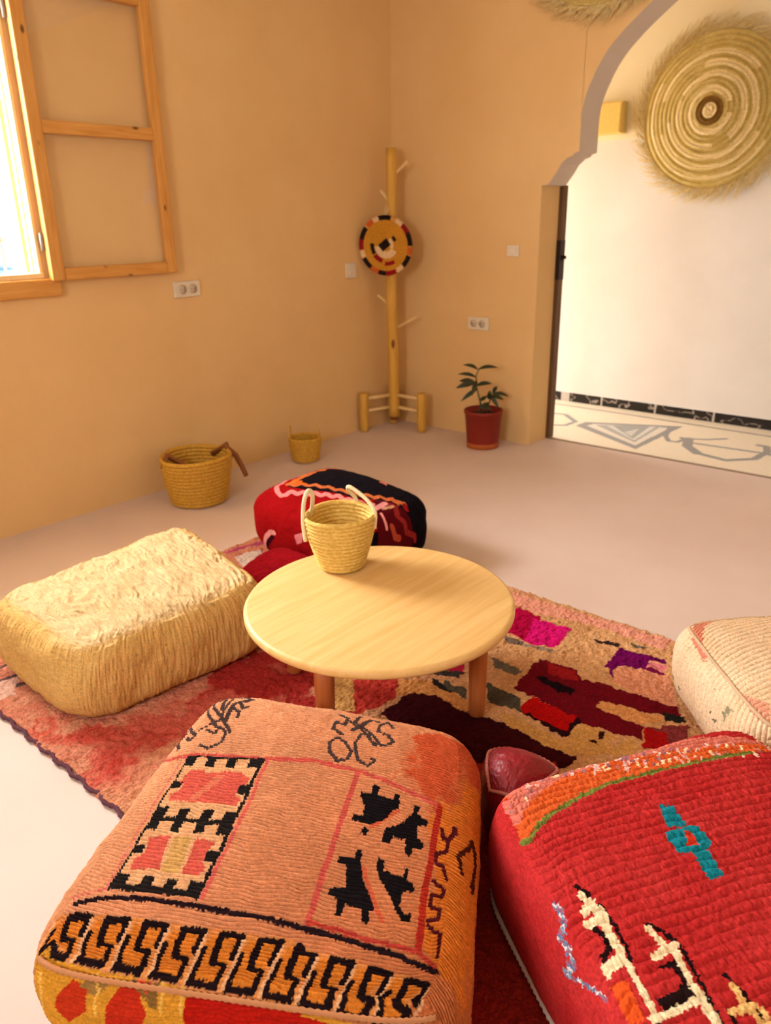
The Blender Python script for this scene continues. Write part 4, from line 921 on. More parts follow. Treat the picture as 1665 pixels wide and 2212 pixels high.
# patterned corridor floor, grey inlay on cream
P, Fq, C = flat_grid('floor_corridor', -1.2, 2.9, 0.205, CY, 900, 240, 0, TILEM, PAT['corridor'], (238, 222, 196))
fc = np_mesh('floor_corridor', np.c_[P, np.zeros(len(P))], Fq, TILEM, None, C)
tag(fc, kind='structure')
slab('floor_corridor_slab', -1.2, RX + 0.2, 0.205, CY + 0.2, -0.1, -0.001, FLOOR)
slab('trim_2', AX - 0.02, 2 * XM - AX + 0.02, 0.198, 0.222, -0.02, 0.003, plain('brown_threshold', (150, 120, 92), 0.5))
# black marble skirting with pale veins and joints
nx, nz = 1400, 14
X, Z = np.meshgrid(np.linspace(-1.2, 3.2, nx), np.linspace(0, 0.066, nz)); PZ = np.c_[X.ravel(), Z.ravel()]
I, J = np.meshgrid(np.arange(nx - 1), np.arange(nz - 1)); a = (J * nx + I).ravel(); Fq = np.c_[a, a + 1, a + nx + 1, a + nx]
vein = np.abs(fbm(np.c_[PZ[:, 0] * 1.0, PZ[:, 1] * 1.6], 9.0, 5, 3) - 0.5); C = np.tile(np.array(lin((26, 20, 18))), (len(PZ), 1))
C[vein < 0.018] = lin((168, 156, 148)); C[(vein < 0.04) & (vein >= 0.018)] = lin((74, 66, 60))
C[(np.mod(PZ[:, 0] - 0.14, 0.4) < 0.012)] = lin((196, 186, 178))
C[(PZ[:, 0] > 0.62) & (PZ[:, 0] < 0.69)] = lin((196, 188, 184))
tag(np_mesh('baseboard_corridor', np.c_[PZ[:, 0], np.full(len(PZ), CY - 0.012), PZ[:, 1]], Fq, MARBLE, None, C), kind='structure')
tag(box('baseboard_corridor_body', (1.0, CY - 0.005, 0.033), (4.4, 0.012, 0.066), WHITE, None, 0.001), kind='structure')

# door post of the corridor door behind the jamb
d1 = tag(box('door_1', (1.062, 0.231, 0.73), (0.046, 0.056, 1.46), DARKWOOD, None, 0.004), kind='structure')
tag(box('strike_plate', (1.066, 0.227, 1.06), (0.046, 0.058, 0.22), BLACKMETAL, d1, 0.003), 'dark metal strike plate')
tube('latch_bolt', [(1.085, 0.236, 1.075), (1.105, 0.236, 1.075)], 0.010, BLACKMETAL, d1, 12)

# window: fixed frame in the opening, inner sill, open casement, outer grille
w1 = tag(empty('window_1', (0, (WY0 + WY1) / 2, WZ0)), kind='structure')
def wbox(name, c, s, m, parent, bev=0.003):
    o = box(name, c, s, m, None, bev); o.parent = parent
    o.matrix_parent_inverse = Matrix.Translation(-Vector(w1.location)) if parent is w1 else Matrix.Identity(4); return o
bm = bmesh.new()
for y in (WY0, WY1):
    s = 1 if y == WY0 else -1
    add_box(bm, (-0.07, y + s * 0.008, (WZ0 + WZ1) / 2), (0.15, 0.016, WZ1 - WZ0), 0.003)
    add_box(bm, (-0.105, y + s * 0.022, (WZ0 + WZ1) / 2), (0.04, 0.014, WZ1 - WZ0), 0.003)
    add_box(bm, (-0.045, y + s * 0.018, (WZ0 + WZ1) / 2), (0.010, 0.008, WZ1 - WZ0), 0.002)
o = bm_obj('window_frame', bm, LITPINE); o.parent = w1; o.matrix_parent_inverse = Matrix.Translation(-Vector(w1.location))
bm = bmesh.new()
for z in (WZ0, WZ1):
    s = 1 if z == WZ0 else -1
    add_box(bm, (-0.06, (WY0 + WY1) / 2, z + s * 0.012), (0.14, WY1 - WY0, 0.024), 0.004)
o = bm_obj('window_rail', bm, LITPINE); o.parent = w1; o.matrix_parent_inverse = Matrix.Translation(-Vector(w1.location))
wbox('window_sill', (0.008, (WY0 + WY1) / 2 + 0.01, 1.048), (0.05, WY1 - WY0 + 0.10, 0.074), PINEH, w1, 0.006)
bm = bmesh.new()
for y in np.arange(-2.40, WY0, -0.13): 
    V, Fc = tube_data([(-0.19, y, WZ0 - 0.01), (-0.19, y, WZ1 + 0.01)], 0.006, 8)
    vs = [bm.verts.new(v) for v in V]; [bm.faces.new([vs[i] for i in f]) for f in Fc]
for z in (1.243, 2.08):
    V, Fc = tube_data([(-0.19, WY0 - 0.01, z), (-0.19, -2.375, z)], 0.006, 8)
    vs = [bm.verts.new(v) for v in V]; [bm.faces.new([vs[i] for i in f]) for f in Fc]
o = bm_obj('window_grille', bm, GRILLE); o.parent = w1; o.matrix_parent_inverse = Matrix.Translation(-Vector(w1.location))
# casement folded back flat against the wall
SY0, SY1, SZ0, SZ1 = -2.315, -1.683, 1.075, 2.235
SXm = 0.038; TK = 0.036
cs = empty('casement', (0, 0, 0)); cs.parent = w1; cs.matrix_parent_inverse = Matrix.Translation(-Vector(w1.location))
def sbox(name, y0, y1, z0, z1, m, tk=TK):
    o = box(name, (SXm, (y0 + y1) / 2, (z0 + z1) / 2), (tk, y1 - y0, z1 - z0), m, cs, 0.005); return o
sbox('stile', SY0, SY0 + 0.058, SZ0, SZ1, PINE); sbox('stile', SY1 - 0.052, SY1, SZ0, SZ1, PINE)
for z0, z1 in ((SZ0, SZ0 + 0.052), (1.650, 1.702), (SZ1 - 0.06, SZ1)): sbox('rail', SY0 + 0.058, SY1 - 0.052, z0, z1, PINEH)
for z0, z1 in ((SZ0 + 0.052, 1.650), (1.702, SZ1 - 0.06)):
    o = sbox('glass_pane', SY0 + 0.055, SY1 - 0.049, z0 - 0.003, z1 + 0.003, GLASS, 0.004)
tube('hinge', [(0.02, -2.322, 1.20), (0.02, -2.322, 1.27)], 0.008, GRILLE, cs, 8)
tube('hinge', [(0.02, -2.322, 2.05), (0.02, -2.322, 2.12)], 0.008, GRILLE, cs, 8)

# outdoors seen through the window
slab('ground_outside', -40, -0.25, -30, 30, -0.3, -0.02, plaster('sandy_ground', (228, 214, 190), (236, 224, 204), 0.5, 0.1))
br = empty('barrel', (-5.50, -0.16, -0.02)); tag(br, 'blue plastic barrel outside, seen through the window grille', 'barrel')
lathe('barrel_body', [(0.001, 0), (0.24, 0), (0.27, 0.05), (0.28, 0.3), (0.29, 0.31), (0.28, 0.32), (0.28, 0.6), (0.29, 0.61), (0.28, 0.62), (0.26, 0.86), (0.24, 0.9), (0.001, 0.9)], plain('blue_plastic', (20, 60, 150), 0.4), br, 32)
lathe('barrel_lid', [(0.001, 0.89), (0.25, 0.89), (0.255, 0.93), (0.23, 0.945), (0.001, 0.945)], plain('blue_lid', (18, 50, 130), 0.4), br, 32)

# ------------------------------------------------------------------ rug
RUGX0, RUGX1, RUGY0, RUGY1 = 0.90, 3.55, -3.32, -1.742
def rug():
    nx, ny = 1000, 600
    X, Y = np.meshgrid(np.linspace(RUGX0, RUGX1, nx), np.linspace(RUGY0, RUGY1, ny)); P = np.c_[X.ravel(), Y.ravel()]
    I, J = np.meshgrid(np.arange(nx - 1), np.arange(ny - 1)); a = (J * nx + I).ravel(); Fq = np.c_[a, a + 1, a + nx + 1, a + nx]
    jit = np.c_[fbm(P, 60, 21, 2) - .5, fbm(P, 60, 31, 2) - .5] * 0.017
    Q = P + jit
    # dyed wool ground: salmon at the left, beige towards the far right, dark red at the near right
    t = np.clip((Q[:, 0] - 1.75) / 0.5, 0, 1)[:, None]
    n1 = fbm(np.c_[P[:, 0] * 6, P[:, 1] * 2.0], 4.0, 41, 3)[:, None]; n2 = fbm(np.c_[P[:, 0] * 4, P[:, 1] * 1.5], 6.0, 51, 3)[:, None]
    left = np.array(lin((188, 98, 80))) * (1 - n1) + np.array(lin((208, 150, 116))) * n1
    right = np.array(lin((198, 142, 94))) * (1 - n2) + np.array(lin((212, 162, 112))) * n2
    C = left * (1 - t) + right * t
    C = paint(Q, C, PAT['rug'])
    edge = np.minimum.reduce([P[:, 0] - RUGX0, RUGX1 - P[:, 0], P[:, 1] - RUGY0, RUGY1 - P[:, 1]])
    h = 0.011 + 0.010 * (fbm(P, 55, 61, 2) - 0.45) + 0.006 * (fbm(np.c_[P[:, 0] * 2.2, P[:, 1]], 90, 71, 2) - 0.5)
    h = np.where(edge < 1e-6, 0.001, np.clip(h, 0.004, 0.017))
    wob = 0.006 * np.sin(P[:, 0] * 23) * (np.minimum(P[:, 1] - RUGY0, 0.1) < 0.02) 
    V = np.c_[P[:, 0], P[:, 1] + wob, h]
    # yarn colour variation tuft to tuft
    C = C * (0.8 + 0.4 * fbm(P, 140, 81, 2))[:, None]
    o = np_mesh('rug', V, Fq, RUGM, None, C)
    tag(o, 'large patchwork wool rug in salmon, maroon and beige under the table and poufs', 'rug')
    bind = []
    k = 240
    pts = [(RUGX0 + (RUGX1 - RUGX0) * i / k, RUGY0 - 0.002 + 0.004 * math.sin(i * 0.9), 0.008) for i in range(k + 1)]
    e = tube('binding_edge', pts, [0.0045 + 0.002 * (i % 2) for i in range(k + 1)], plain('purple_binding', (96, 50, 62), 0.95), o, 8)
    tag(e, 'dark purple overcast edge')
    return o
rug()

# ------------------------------------------------------------------ poufs
def pouf(name, key, n, m, colfn, mat_, disp=None, label='', cat='pouf', group=None):
    sp = POUF[key]; P0, F0 = cube_grid(n, m)
    idx, Fq = weld(P0, F0); P = P0[idx]
    V = pouf_shape(P, sp); ST = net(P)
    C = colfn(ST, P, V)
    if disp is not None:
        N = vnormals(V, Fq); V = V + N * disp(ST, P, V)[:, None]; V[:, 2] = np.maximum(V[:, 2], sp['floor'])
    c = np.array(sp['bot']).mean(0); c[2] = 0
    o = np_mesh(name, V - c, Fq, mat_, None, C); o.location = c
    tag(o, label, cat, group); return o
def seam(name, key, path, rad, m, parent, off=1.006, amp=0.0, seg=6, lift=0.0):
    p = np.array(path, float); sp = POUF[key]
    mx = np.abs(p).max(1); p = p / mx[:, None]
    V = pouf_shape(p, sp); c = V.mean(0) * 0 + np.array(parent.location)
    cen = np.array(sp['top']).mean(0) * .5 + np.array(sp['bot']).mean(0) * .5
    d = V - cen; d /= np.linalg.norm(d, axis=1)[:, None]
    V = V + d * lift
    r = [rad * (1 + amp * (i % 2)) for i in range(len(V))]
    return tube(name, [tuple(v - c) for v in V], r, m, parent, seg)
def ring(z, n=160):
    a = np.linspace(-PI, PI, n); x, y = np.cos(a), np.sin(a); s = np.maximum(abs(x), abs(y))
    return np.c_[x / s, y / s, np.full(n, z)]
def side(axis, sgn, z, n=90):
    t = np.linspace(-1, 1, n)
    return np.c_[t, np.full(n, sgn), np.full(n, z)] if axis == 'y' else np.c_[np.full(n, sgn), t, np.full(n, z)]

# front kilim pouf
def col_front(ST, P, V):
    J = ST + np.c_[vnoise(ST, 120, 3) - .5, vnoise(ST, 120, 4) - .5] * 0.012
    n = fbm(ST, 3.0, 5, 3)[:, None]; g = np.clip((ST[:, 0:1] + 1 - 0.55 * ST[:, 1:2]) / 2.6, 0, 1)
    a = np.array(lin((212, 148, 108))); b = np.array(lin((186, 104, 60)))
    C = a * (1 - g) + b * g; C = C * (0.86 + 0.28 * n)
    C = paint(J, C, PAT['front'])
    st = np.sin(ST[:, 1] * 300 + 7.0 * vnoise(ST, 14, 7)); C = C * (1 + 0.07 * st)[:, None]
    C = C * (0.84 + 0.32 * vnoise(np.c_[ST[:, 0] * 0.25, ST[:, 1]], 170, 8))[:, None]
    return C
def disp_front(ST, P, V):
    top = np.clip((P[:, 2] - 0.6) * 5, 0, 1)
    w = 0.0020 * np.sin(ST[:, 1] * 300 + 7.0 * vnoise(ST, 14, 7)) + 0.0016 * (vnoise(np.c_[ST[:, 0] * .3, ST[:, 1]], 150, 12) - .5)
    wr = 0.006 * (fbm(np.c_[ST[:, 0], ST[:, 1] * 2.5], 4.0, 15, 3) - .5)
    return w + wr
fp = pouf('pouf', 'front', 640, 150, col_front, CLOTH, disp_front,
          'faded salmon kilim pouf with black geometric figures in the foreground', 'pouf', 'wool poufs around the low table')
SEAMY = plain('tan_stitching', (196, 130, 84), 0.95)
s_ = seam('stitched_seam', 'front', side('y', -1, 0.86, 120), 0.0035, SEAMY, fp, amp=0.5, lift=0.004); tag(s_, 'tan stitched seam above the red front panel')

# beige pouf
def col_beige(ST, P, V):
    n = fbm(ST, 5.0, 25, 3)[:, None]
    C = np.array(lin((206, 172, 122))) * (1 - n) + np.array(lin((222, 192, 146))) * n
    sp = vnoise(ST, 42, 28)
    C = np.where((sp > 0.93)[:, None], C * 0.62, C)
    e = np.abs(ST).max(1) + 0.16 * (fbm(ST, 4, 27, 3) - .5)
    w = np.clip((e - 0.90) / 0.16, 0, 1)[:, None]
    C = C * (1 - w) + C * np.array([0.96, 0.84, 0.52]) * w  # sides turned golden and darker, shade put into the wool colour
    f = vnoise(np.c_[ST[:, 0] * 8, ST[:, 1]], 18, 29)[:, None]
    return C * (0.86 + 0.28 * f)
def disp_beige(ST, P, V):
    top = np.clip((P[:, 2] - 0.9) * 20, 0, 1)
    wx = np.c_[ST[:, 0] * 2.0 + 0.5 * fbm(ST, 3, 33, 2), ST[:, 1] * 0.55]
    wr = 0.021 * (0.5 - np.abs(fbm(wx, 5.2, 31, 3) - .5)) * top
    fine = 0.0035 * (fbm(np.c_[ST[:, 0] * 2.4, ST[:, 1] * .7], 14, 35, 2) - .5) * (0.6 + top)
    u = np.where(np.abs(P[:, 0]) > .999, ST[:, 1], ST[:, 0]); w = np.where(np.abs(P[:, 0]) > .999, ST[:, 0], ST[:, 1])
    rib = 0.0035 * (vnoise(np.c_[u * 6, w * 0.8], 9, 37) - .5) * (1 - top) + 0.006 * (fbm(np.c_[u * 1.5, w], 4, 38, 2) - .5) * (1 - top)
    e = np.exp(-((P[:, 0] - 0.93) / 0.12) ** 2) * top
    fold = 0.030 * e * (np.abs(fbm(np.c_[ST[:, 0] * 3, ST[:, 1]], 5, 39, 2) - .5) - .12)
    return wr - 0.0095 * top + fine + rib + fold
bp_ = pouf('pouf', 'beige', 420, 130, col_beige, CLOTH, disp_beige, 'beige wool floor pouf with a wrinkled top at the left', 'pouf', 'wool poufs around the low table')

# red pouf
def col_red(ST, P, V):
    n = fbm(ST, 4.0, 45, 3)[:, None]
    C = np.array(lin((168, 30, 30))) * (1 - n) + np.array(lin((186, 50, 48))) * n
    J = ST + np.c_[vnoise(ST, 90, 3) - .5, vnoise(ST, 90, 4) - .5] * 0.02
    C = paint(J, C, PAT['red'])
    return C * (0.82 + 0.36 * vnoise(np.c_[ST[:, 0] * .4, ST[:, 1]], 120, 48))[:, None]
def disp_red(ST, P, V):
    top = np.clip((P[:, 2] - 0.8) * 8, 0, 1)
    ph = PAT['red_rib'][0] * ST[:, 0] + PAT['red_rib'][1] * ST[:, 1]
    r = ph + 3.2 * fbm(np.c_[ST[:, 0] * 2.0, ST[:, 1]], 3.0, 52, 3)
    rib = np.sqrt(np.abs(np.sin(r))); br_ = vnoise(np.c_[ST[:, 0] * 1.6, ST[:, 1]], 15, 53)
    tuft = fbm(np.c_[ST[:, 0] * 0.7, ST[:, 1]], 52, 54, 2) - .5
    return (0.0052 * (rib - .6) * (0.35 + 1.1 * br_) + 0.0042 * tuft) * top + 0.0015 * (fbm(ST, 40, 55, 2) - .5)
rp = pouf('pouf', 'red', 560, 170, col_red, CLOTH, disp_red, 'bright red tufted wool pouf with white and turquoise motifs at the lower right', 'pouf', 'wool poufs around the low table')
s_ = seam('braided_seam', 'red', side('y', -1, -0.72, 110), 0.004, plain('white_braid', (206, 186, 172), 0.95), rp, amp=0.6, lift=0.003)
tag(s_, 'white braided seam low on the red side')

# pale pouf
def col_pale(ST, P, V):
    n = fbm(ST, 4.0, 65, 3)[:, None]
    C = np.array(lin((226, 190, 148))) * (1 - n) + np.array(lin((238, 208, 172))) * n
    C = paint(ST + np.c_[vnoise(ST, 40, 3) - .5, vnoise(ST, 40, 4) - .5] * 0.05, C, PAT['pale'])
    sp = vnoise(ST, 30, 68); C = np.where(((sp > 0.955) & (P[:, 2] < .95))[:, None], C * 0.5, C)
    return C * (0.88 + 0.24 * vnoise(ST, 60, 69))[:, None]
def disp_pale(ST, P, V):
    ph = PAT['pale_rib'][0] * ST[:, 0] + PAT['pale_rib'][1] * ST[:, 1] + 1.6 * fbm(ST, 4, 72, 2)
    rib = np.sqrt(np.abs(np.sin(ph)))
    return 0.005 * (rib - .6) + 0.002 * (fbm(ST, 50, 74, 2) - .5)
pp = pouf('pouf', 'pale', 420, 130, col_pale, CLOTH, disp_pale, 'pale cream ribbed wool pouf at the right edge behind the red pouf', 'pouf', 'wool poufs around the low table')
s_ = seam('edge_seam', 'pale', ring(0.93, 200), 0.0045, plain('cream_piping', (214, 178, 140), 0.95), pp, amp=0.3, lift=0.001)

# back pouf, red with a black zigzag diamond
def col_back(ST, P, V):
    n = fbm(ST, 4.0, 85, 2)[:, None]
    C = np.array(lin((142, 4, 8))) * (1 - n) + np.array(lin((156, 10, 12))) * n
    C = np.where((((ST[:, 0] > 1.12) & (ST[:, 1] > -0.95)) | ((ST[:, 1] > 1.0) & (ST[:, 0] > -0.4)))[:, None], np.array(lin((16, 8, 14))), C)
    C = paint(ST, C, PAT['back'])
    return C * (0.9 + 0.2 * vnoise(ST, 50, 86))[:, None]
bk_ = pouf('pouf', 'back', 360, 130, col_back, CLOTH, lambda ST, P, V: 0.004 * (fbm(ST, 14, 87, 2) - .5), 'red pouf with a black zigzag-edged top behind the table', 'pouf', 'wool poufs around the low table')

# small dark red cushions
def col_dark(a, b):
    def f(ST, P, V):
        n = fbm(ST, 4.0, 95, 2)[:, None]
        return np.array(lin(a)) * (1 - n) + np.array(lin(b)) * n
    return f
lc = pouf('cushion', 'leather', 160, 80, col_dark((120, 8, 18), (142, 16, 26)), LEATHERM, lambda ST, P, V: 0.003 * (fbm(ST, 8, 97, 2) - .5),
          'crimson leather cushion with a stitched seam wedged between the salmon and red poufs', 'cushion')
s_ = seam('stitched_seam', 'leather', ring(0.9, 120), 0.003, plain('pink_stitching', (206, 120, 104), 0.9), lc, amp=0.7, lift=0.002)
tag(s_, 'pink stitched seam')
cu = pouf('cushion', 'cushion', 160, 90, col_dark((124, 4, 12), (142, 8, 18)), CLOTH, lambda ST, P, V: 0.006 * (fbm(ST, 7, 99, 2) - .5),
          'dark red cushion slumped against the foot of the red and black pouf', 'cushion')

# ------------------------------------------------------------------ round table and its basket
TX, TY, TZ = 2.10, -2.567, 0.32
tb = empty('round_table', (TX, TY, 0.0)); tag(tb, 'low round wooden table with four stained legs on the rug', 'table')
R = 0.372
lathe('tabletop', [(0.001, TZ - 0.028), (R - 0.012, TZ - 0.028), (R - 0.003, TZ - 0.024), (R, TZ - 0.018), (R, TZ - 0.008), (R - 0.004, TZ - 0.002), (R - 0.012, TZ), (0.001, TZ)], TABLETOP, tb, 128)
for a in (17, 107, 197, 282):
    x, y = 0.288 * math.cos(math.radians(a)), 0.288 * math.sin(math.radians(a))
    o = lathe('leg', [(0.001, 0), (0.020, 0), (0.022, 0.004), (0.0235, 0.10), (0.0255, 0.20), (0.026, TZ - 0.0285), (0.001, TZ - 0.0285)], TABLELEG, None, 28)
    o.parent = tb; o.location = (x, y, 0.0175)
    o.scale = (1, 1, (TZ - 0.028 - 0.0175) / (TZ - 0.0285))

def basket(name, loc, r0, r1, h, rows, m, label, squash=0.0, thick=0.006, wob=0.0, group='straw baskets', rz=0.0, seed=0):
    b = empty(name, loc, rz); tag(b, label, 'basket', group)
    per = 6; nr = rows * per; prof = []
    def rad(t): return r0 + (r1 - r0) * (1 - (1 - t) ** 1.5) 
    amp = h / rows * 0.40
    prof.append((0.001, 0.002)); prof.append((r0 * 0.8, 0.0)); prof.append((r0 * 0.95, 0.002))
    for i in range(nr + 1):
        t = i / nr; prof.append((rad(t) + amp * abs(math.sin(PI * i / per)) , 0.004 + t * (h - 0.004)))
    inner = []
    for i in range(nr, -1, -1):
        t = i / nr; inner.append((rad(t) - thick - amp * abs(math.sin(PI * i / per)), max(0.010, 0.004 + t * (h - 0.004))))
    prof += [(rad(1) - thick * 0.3, h + thick * 0.5)] + inner + [(0.001, 0.010)]
    rs = np.random.RandomState(seed)
    ph = rs.rand(4) * 6.28
    def fn(r, z, a, i):
        k = z / h
        rr = r * (1 + squash * k * math.cos(2 * a + ph[0]) + wob * k * math.sin(3 * a + ph[1]) + 0.006 * math.sin(70 * a + i * 0.5))
        return rr, z + wob * 0.25 * k * h * math.sin(2 * a + ph[2])
    lathe('basket_body', prof, m, b, 150, fn)
    return b
tbk = basket('basket', (1.872, -2.478, TZ), 0.064, 0.104, 0.172, 14, STRAW_LT, 'pale straw basket with cream rope handles standing on the round table', 0.02, 0.006, 0.02, seed=2)
def arc_handle(name, parent, p0, p1, up, rad, m, lean=(0, 0, 0), n=20, seg=10):
    p0, p1 = Vector(p0), Vector(p1); pts = []
    for i in range(n + 1):
        t = i / n; a = PI * t
        q = p0.lerp(p1, (1 - math.cos(a)) / 2); q.z += up * math.sin(a) ** 0.8 if math.sin(a) > 0 else 0
        q += Vector(lean) * math.sin(a); pts.append(q)
    return tube(name, pts, rad, m, parent, seg)
# handles: left loop stands up, right loop leans back
BV = Vector((CAM[0] - 1.872, CAM[1] + 2.478, 0)).normalized(); BR = Vector((-BV.y, BV.x, 0))
def Bp(a, b, z): v = BR * a + BV * b; return (v.x, v.y, z)
tube('rope_handle', smooth_curve([Bp(-0.103, 0.035, 0.10), Bp(-0.107, 0.028, 0.16), Bp(-0.102, 0.015, 0.215), Bp(-0.090, -0.002, 0.243), Bp(-0.078, -0.012, 0.232), Bp(-0.080, -0.022, 0.19), Bp(-0.092, -0.03, 0.15), Bp(-0.096, -0.03, 0.12)], 5), 0.0062, ROPE, tbk, 10)
tube('rope_handle', smooth_curve([Bp(0.100, 0.030, 0.13), Bp(0.103, 0.024, 0.178), Bp(0.085, 0.0, 0.205), Bp(0.055, -0.03, 0.225), Bp(0.030, -0.05, 0.235), Bp(0.030, -0.07, 0.215), Bp(0.05, -0.088, 0.185), Bp(0.058, -0.088, 0.15)], 5), 0.0062, ROPE, tbk, 10)

# baskets on the floor along the left wall
bb = basket('basket', (0.285, -1.86, 0.0), 0.132, 0.172, 0.240, 13, STRAW_DK, 'large golden straw basket with a leather strap on the floor by the left wall', 0.03, 0.008, 0.025, seed=5)
tube('strap', [(0.02, 0.168, 0.245), (0.06, 0.20, 0.20), (0.085, 0.215, 0.14), (0.10, 0.225, 0.09)], [0.015, 0.015, 0.014, 0.013], LEATHER_STRAP, bb, 8)
tube('strap', [(0.08, 0.150, 0.20), (0.03, 0.172, 0.255), (-0.05, 0.14, 0.20)], [0.014, 0.015, 0.014], LEATHER_STRAP, bb, 8)
tube('strap', [(-0.03, -0.165, 0.205), (-0.06, -0.12, 0.25), (-0.04, -0.02, 0.17), (0.0, 0.03, 0.11)], [0.014, 0.015, 0.014, 0.012], LEATHER_STRAP, bb, 8)
sb = basket('basket', (0.21, -1.055, 0.0), 0.072, 0.090, 0.140, 11, STRAW_DK, 'small golden straw basket with loop handles on the floor in front of the left wall', 0.02, 0.006, 0.02, seed=8)
arc_handle('loop_handle', sb, (-0.085, -0.03, 0.12), (-0.035, -0.082, 0.12), 0.085, 0.004, STRAW_DK, (-0.0, 0.0, 0))
arc_handle('loop_handle', sb, (0.035, 0.085, 0.12), (0.085, 0.03, 0.12), 0.055, 0.004, STRAW_DK, (0.0, 0.0, 0))

# ------------------------------------------------------------------ coat rack in the corner with a hung tray
CX, CYr = 0.15, -0.19
rk = empty('coat_rack', (CX, CYr, 0.0)); tag(rk, 'tall wooden coat rack on three legs in the corner of the room', 'coat rack')
zs = np.linspace(0.085, 1.69, 24)
tube('pole', [(0.004 * math.sin(z * 5), 0.004 * math.cos(z * 4), z) for z in zs], [0.036 - 0.006 * (z / 1.7) + 0.0015 * math.sin(z * 17) for z in zs], RACKWOOD, rk, 20)
o = tube('pole_foot', [(0.0, 0.004, 0.06), (0.0, 0.004, 0.10)], [0.024, 0.037], plain('worn_tip', (150, 70, 40), 0.6), rk, 16); tag(o, 'reddish brown pole end')
legs = [(-0.105, -0.175), (0.205, 0.035), (-0.095, 0.105)]
for lx, ly in legs:
    o = lathe('leg', [(0.001, 0), (0.024, 0), (0.028, 0.02), (0.031, 0.15), (0.030, 0.245), (0.026, 0.255), (0.001, 0.255)], RACKWOOD, rk, 20)
    o.location = (lx, ly, 0)
    for z in (0.135, 0.215):
        tube('rung', [(lx, ly, z), (lx * 0.05, ly * 0.05, z + 0.012)], 0.011, PEGWOOD, rk, 10)
for p0, p1, r in (((0.02, 0.015, 1.545), (0.085, 0.055, 1.615), 0.009), ((-0.012, -0.012, 1.40), (-0.045, -0.04, 1.462), 0.011),
               ((-0.015, -0.012, 0.795), (-0.062, -0.065, 0.857), 0.008), ((0.02, 0.018, 0.655), (0.125, 0.085, 0.722), 0.007)):
    tube('peg', [p0, p1], [r, r * 0.85], PEGWOOD, rk, 10)
tube('peg', [(0.006, -0.02, 1.255), (0.016, -0.075, 1.275)], 0.008, PEGWOOD, rk, 10)
tag(tube('knot', [(0.021, -0.022, 0.53), (0.023, -0.024, 0.56), (0.021, -0.022, 0.585)], [0.008, 0.012, 0.008], plain('dark_knot', (140, 84, 20), 0.7), rk, 10), 'dark knot in the wood')

def coil_disc(name, R, rows, dome, colfn, m, nseg=220, per=6, thick=0.012):
    """spiral coiled straw disc, local z = front"""
    nr = rows * per
    rr = np.linspace(0.002, R, nr + 1); aa = np.linspace(0, 2 * PI, nseg, endpoint=False)
    A, Rr = np.meshgrid(aa, rr); A = A.ravel(); Rr = Rr.ravel()
    ph = Rr / R * rows - A / (2 * PI)
    z = thick + dome(Rr / R) + 0.45 * (R / rows) * np.sqrt(np.abs(np.sin(PI * ph))) + 0.0012 * np.sin(A * np.maximum(8, np.round(Rr * 260)) )
    V = np.c_[Rr * np.cos(A), Rr * np.sin(A), z]
    Vb = V.copy(); Vb[:, 2] = dome(Rr / R); 
    I, J = np.meshgrid(np.arange(nseg), np.arange(nr)); a = (J * nseg + I).ravel(); b = (J * nseg + (I + 1) % nseg).ravel()
    F1 = np.c_[a, b, b + nseg, a + nseg]; n0 = len(V)
    F2 = np.c_[a + n0, a + nseg + n0, b + nseg + n0, b + n0]
    k = np.arange(nseg); l = nr * nseg; F3 = np.c_[l + k, l + (k + 1) % nseg, l + (k + 1) % nseg + n0, l + k + n0][:, ::-1]
    F4 = np.c_[k, (k + 1) % nseg, (k + 1) % nseg + n0, k + n0]
    C = colfn(Rr / R, A, np.floor(ph))
    return np.concatenate([V, Vb]), np.concatenate([F1, F2, F3, F4]), np.concatenate([C, C * 0.8])
def orient(o, loc, normal, up=(0, 0, 1)):
    z = Vector(normal).normalized(); x = Vector(up).cross(z).normalized(); y = z.cross(x)
    o.matrix_world = Matrix(((x.x, y.x, z.x, loc[0]), (x.y, y.y, z.y, loc[1]), (x.z, y.z, z.z, loc[2]), (0, 0, 0, 1)))

TR = 0.172
def col_tray(r, a, row):
    C = np.tile(np.array(lin((206, 142, 36))), (len(r), 1))
    d = np.mod(np.degrees(a), 360)
    def arc(r0, r1, a0, a1, c):
        m = (r >= r0) & (r <= r1) & (np.mod(d - a0, 360) <= np.mod(a1 - a0, 360)); C[m] = lin(c)
    BK, RD, OR, WT = (30, 10, 10), (150, 10, 14), (206, 96, 34), (232, 196, 148)
    arc(.84, 1.0, 0, 359.9, (216, 158, 82))
    for a0, a1, c in ((75, 103, BK), (103, 118, WT), (118, 135, OR), (140, 166, BK), (166, 188, RD), (190, 205, WT), (206, 232, BK), (232, 252, OR), (252, 270, BK), (270, 294, RD),
                      (296, 312, WT), (314, 340, BK), (342, 358, OR), (0, 26, BK), (26, 46, RD), (46, 62, WT)): arc(.85, 1.0, a0, a1, c)
    arc(.20, .44, 185, 330, WT); arc(.16, .28, 330, 60, WT)
    arc(.46, .60, 172, 212, BK); arc(.46, .62, 216, 252, RD); arc(.54, .68, 264, 300, RD); arc(.32, .44, 22, 50, BK)
    u, v = r * np.cos(a) + .07, r * np.sin(a) - .02
    C[(np.abs(u * .8 + v * .6) < .20) & (np.abs(v * .8 - u * .6) < .14)] = lin(BK)
    return C
V, Fq, C = coil_disc('tray', TR, 11, lambda t: 0.02 * t ** 2, col_tray, DISCM, 200, 6, 0.008)
ty = np_mesh('woven_tray', V, Fq, DISCM, None, C)
orient(ty, (0.178, -0.262, 1.152), (0.30, -1.0, -0.06))
tag(ty, 'small round woven tray with black, red and cream bands hanging on the coat rack', 'tray')
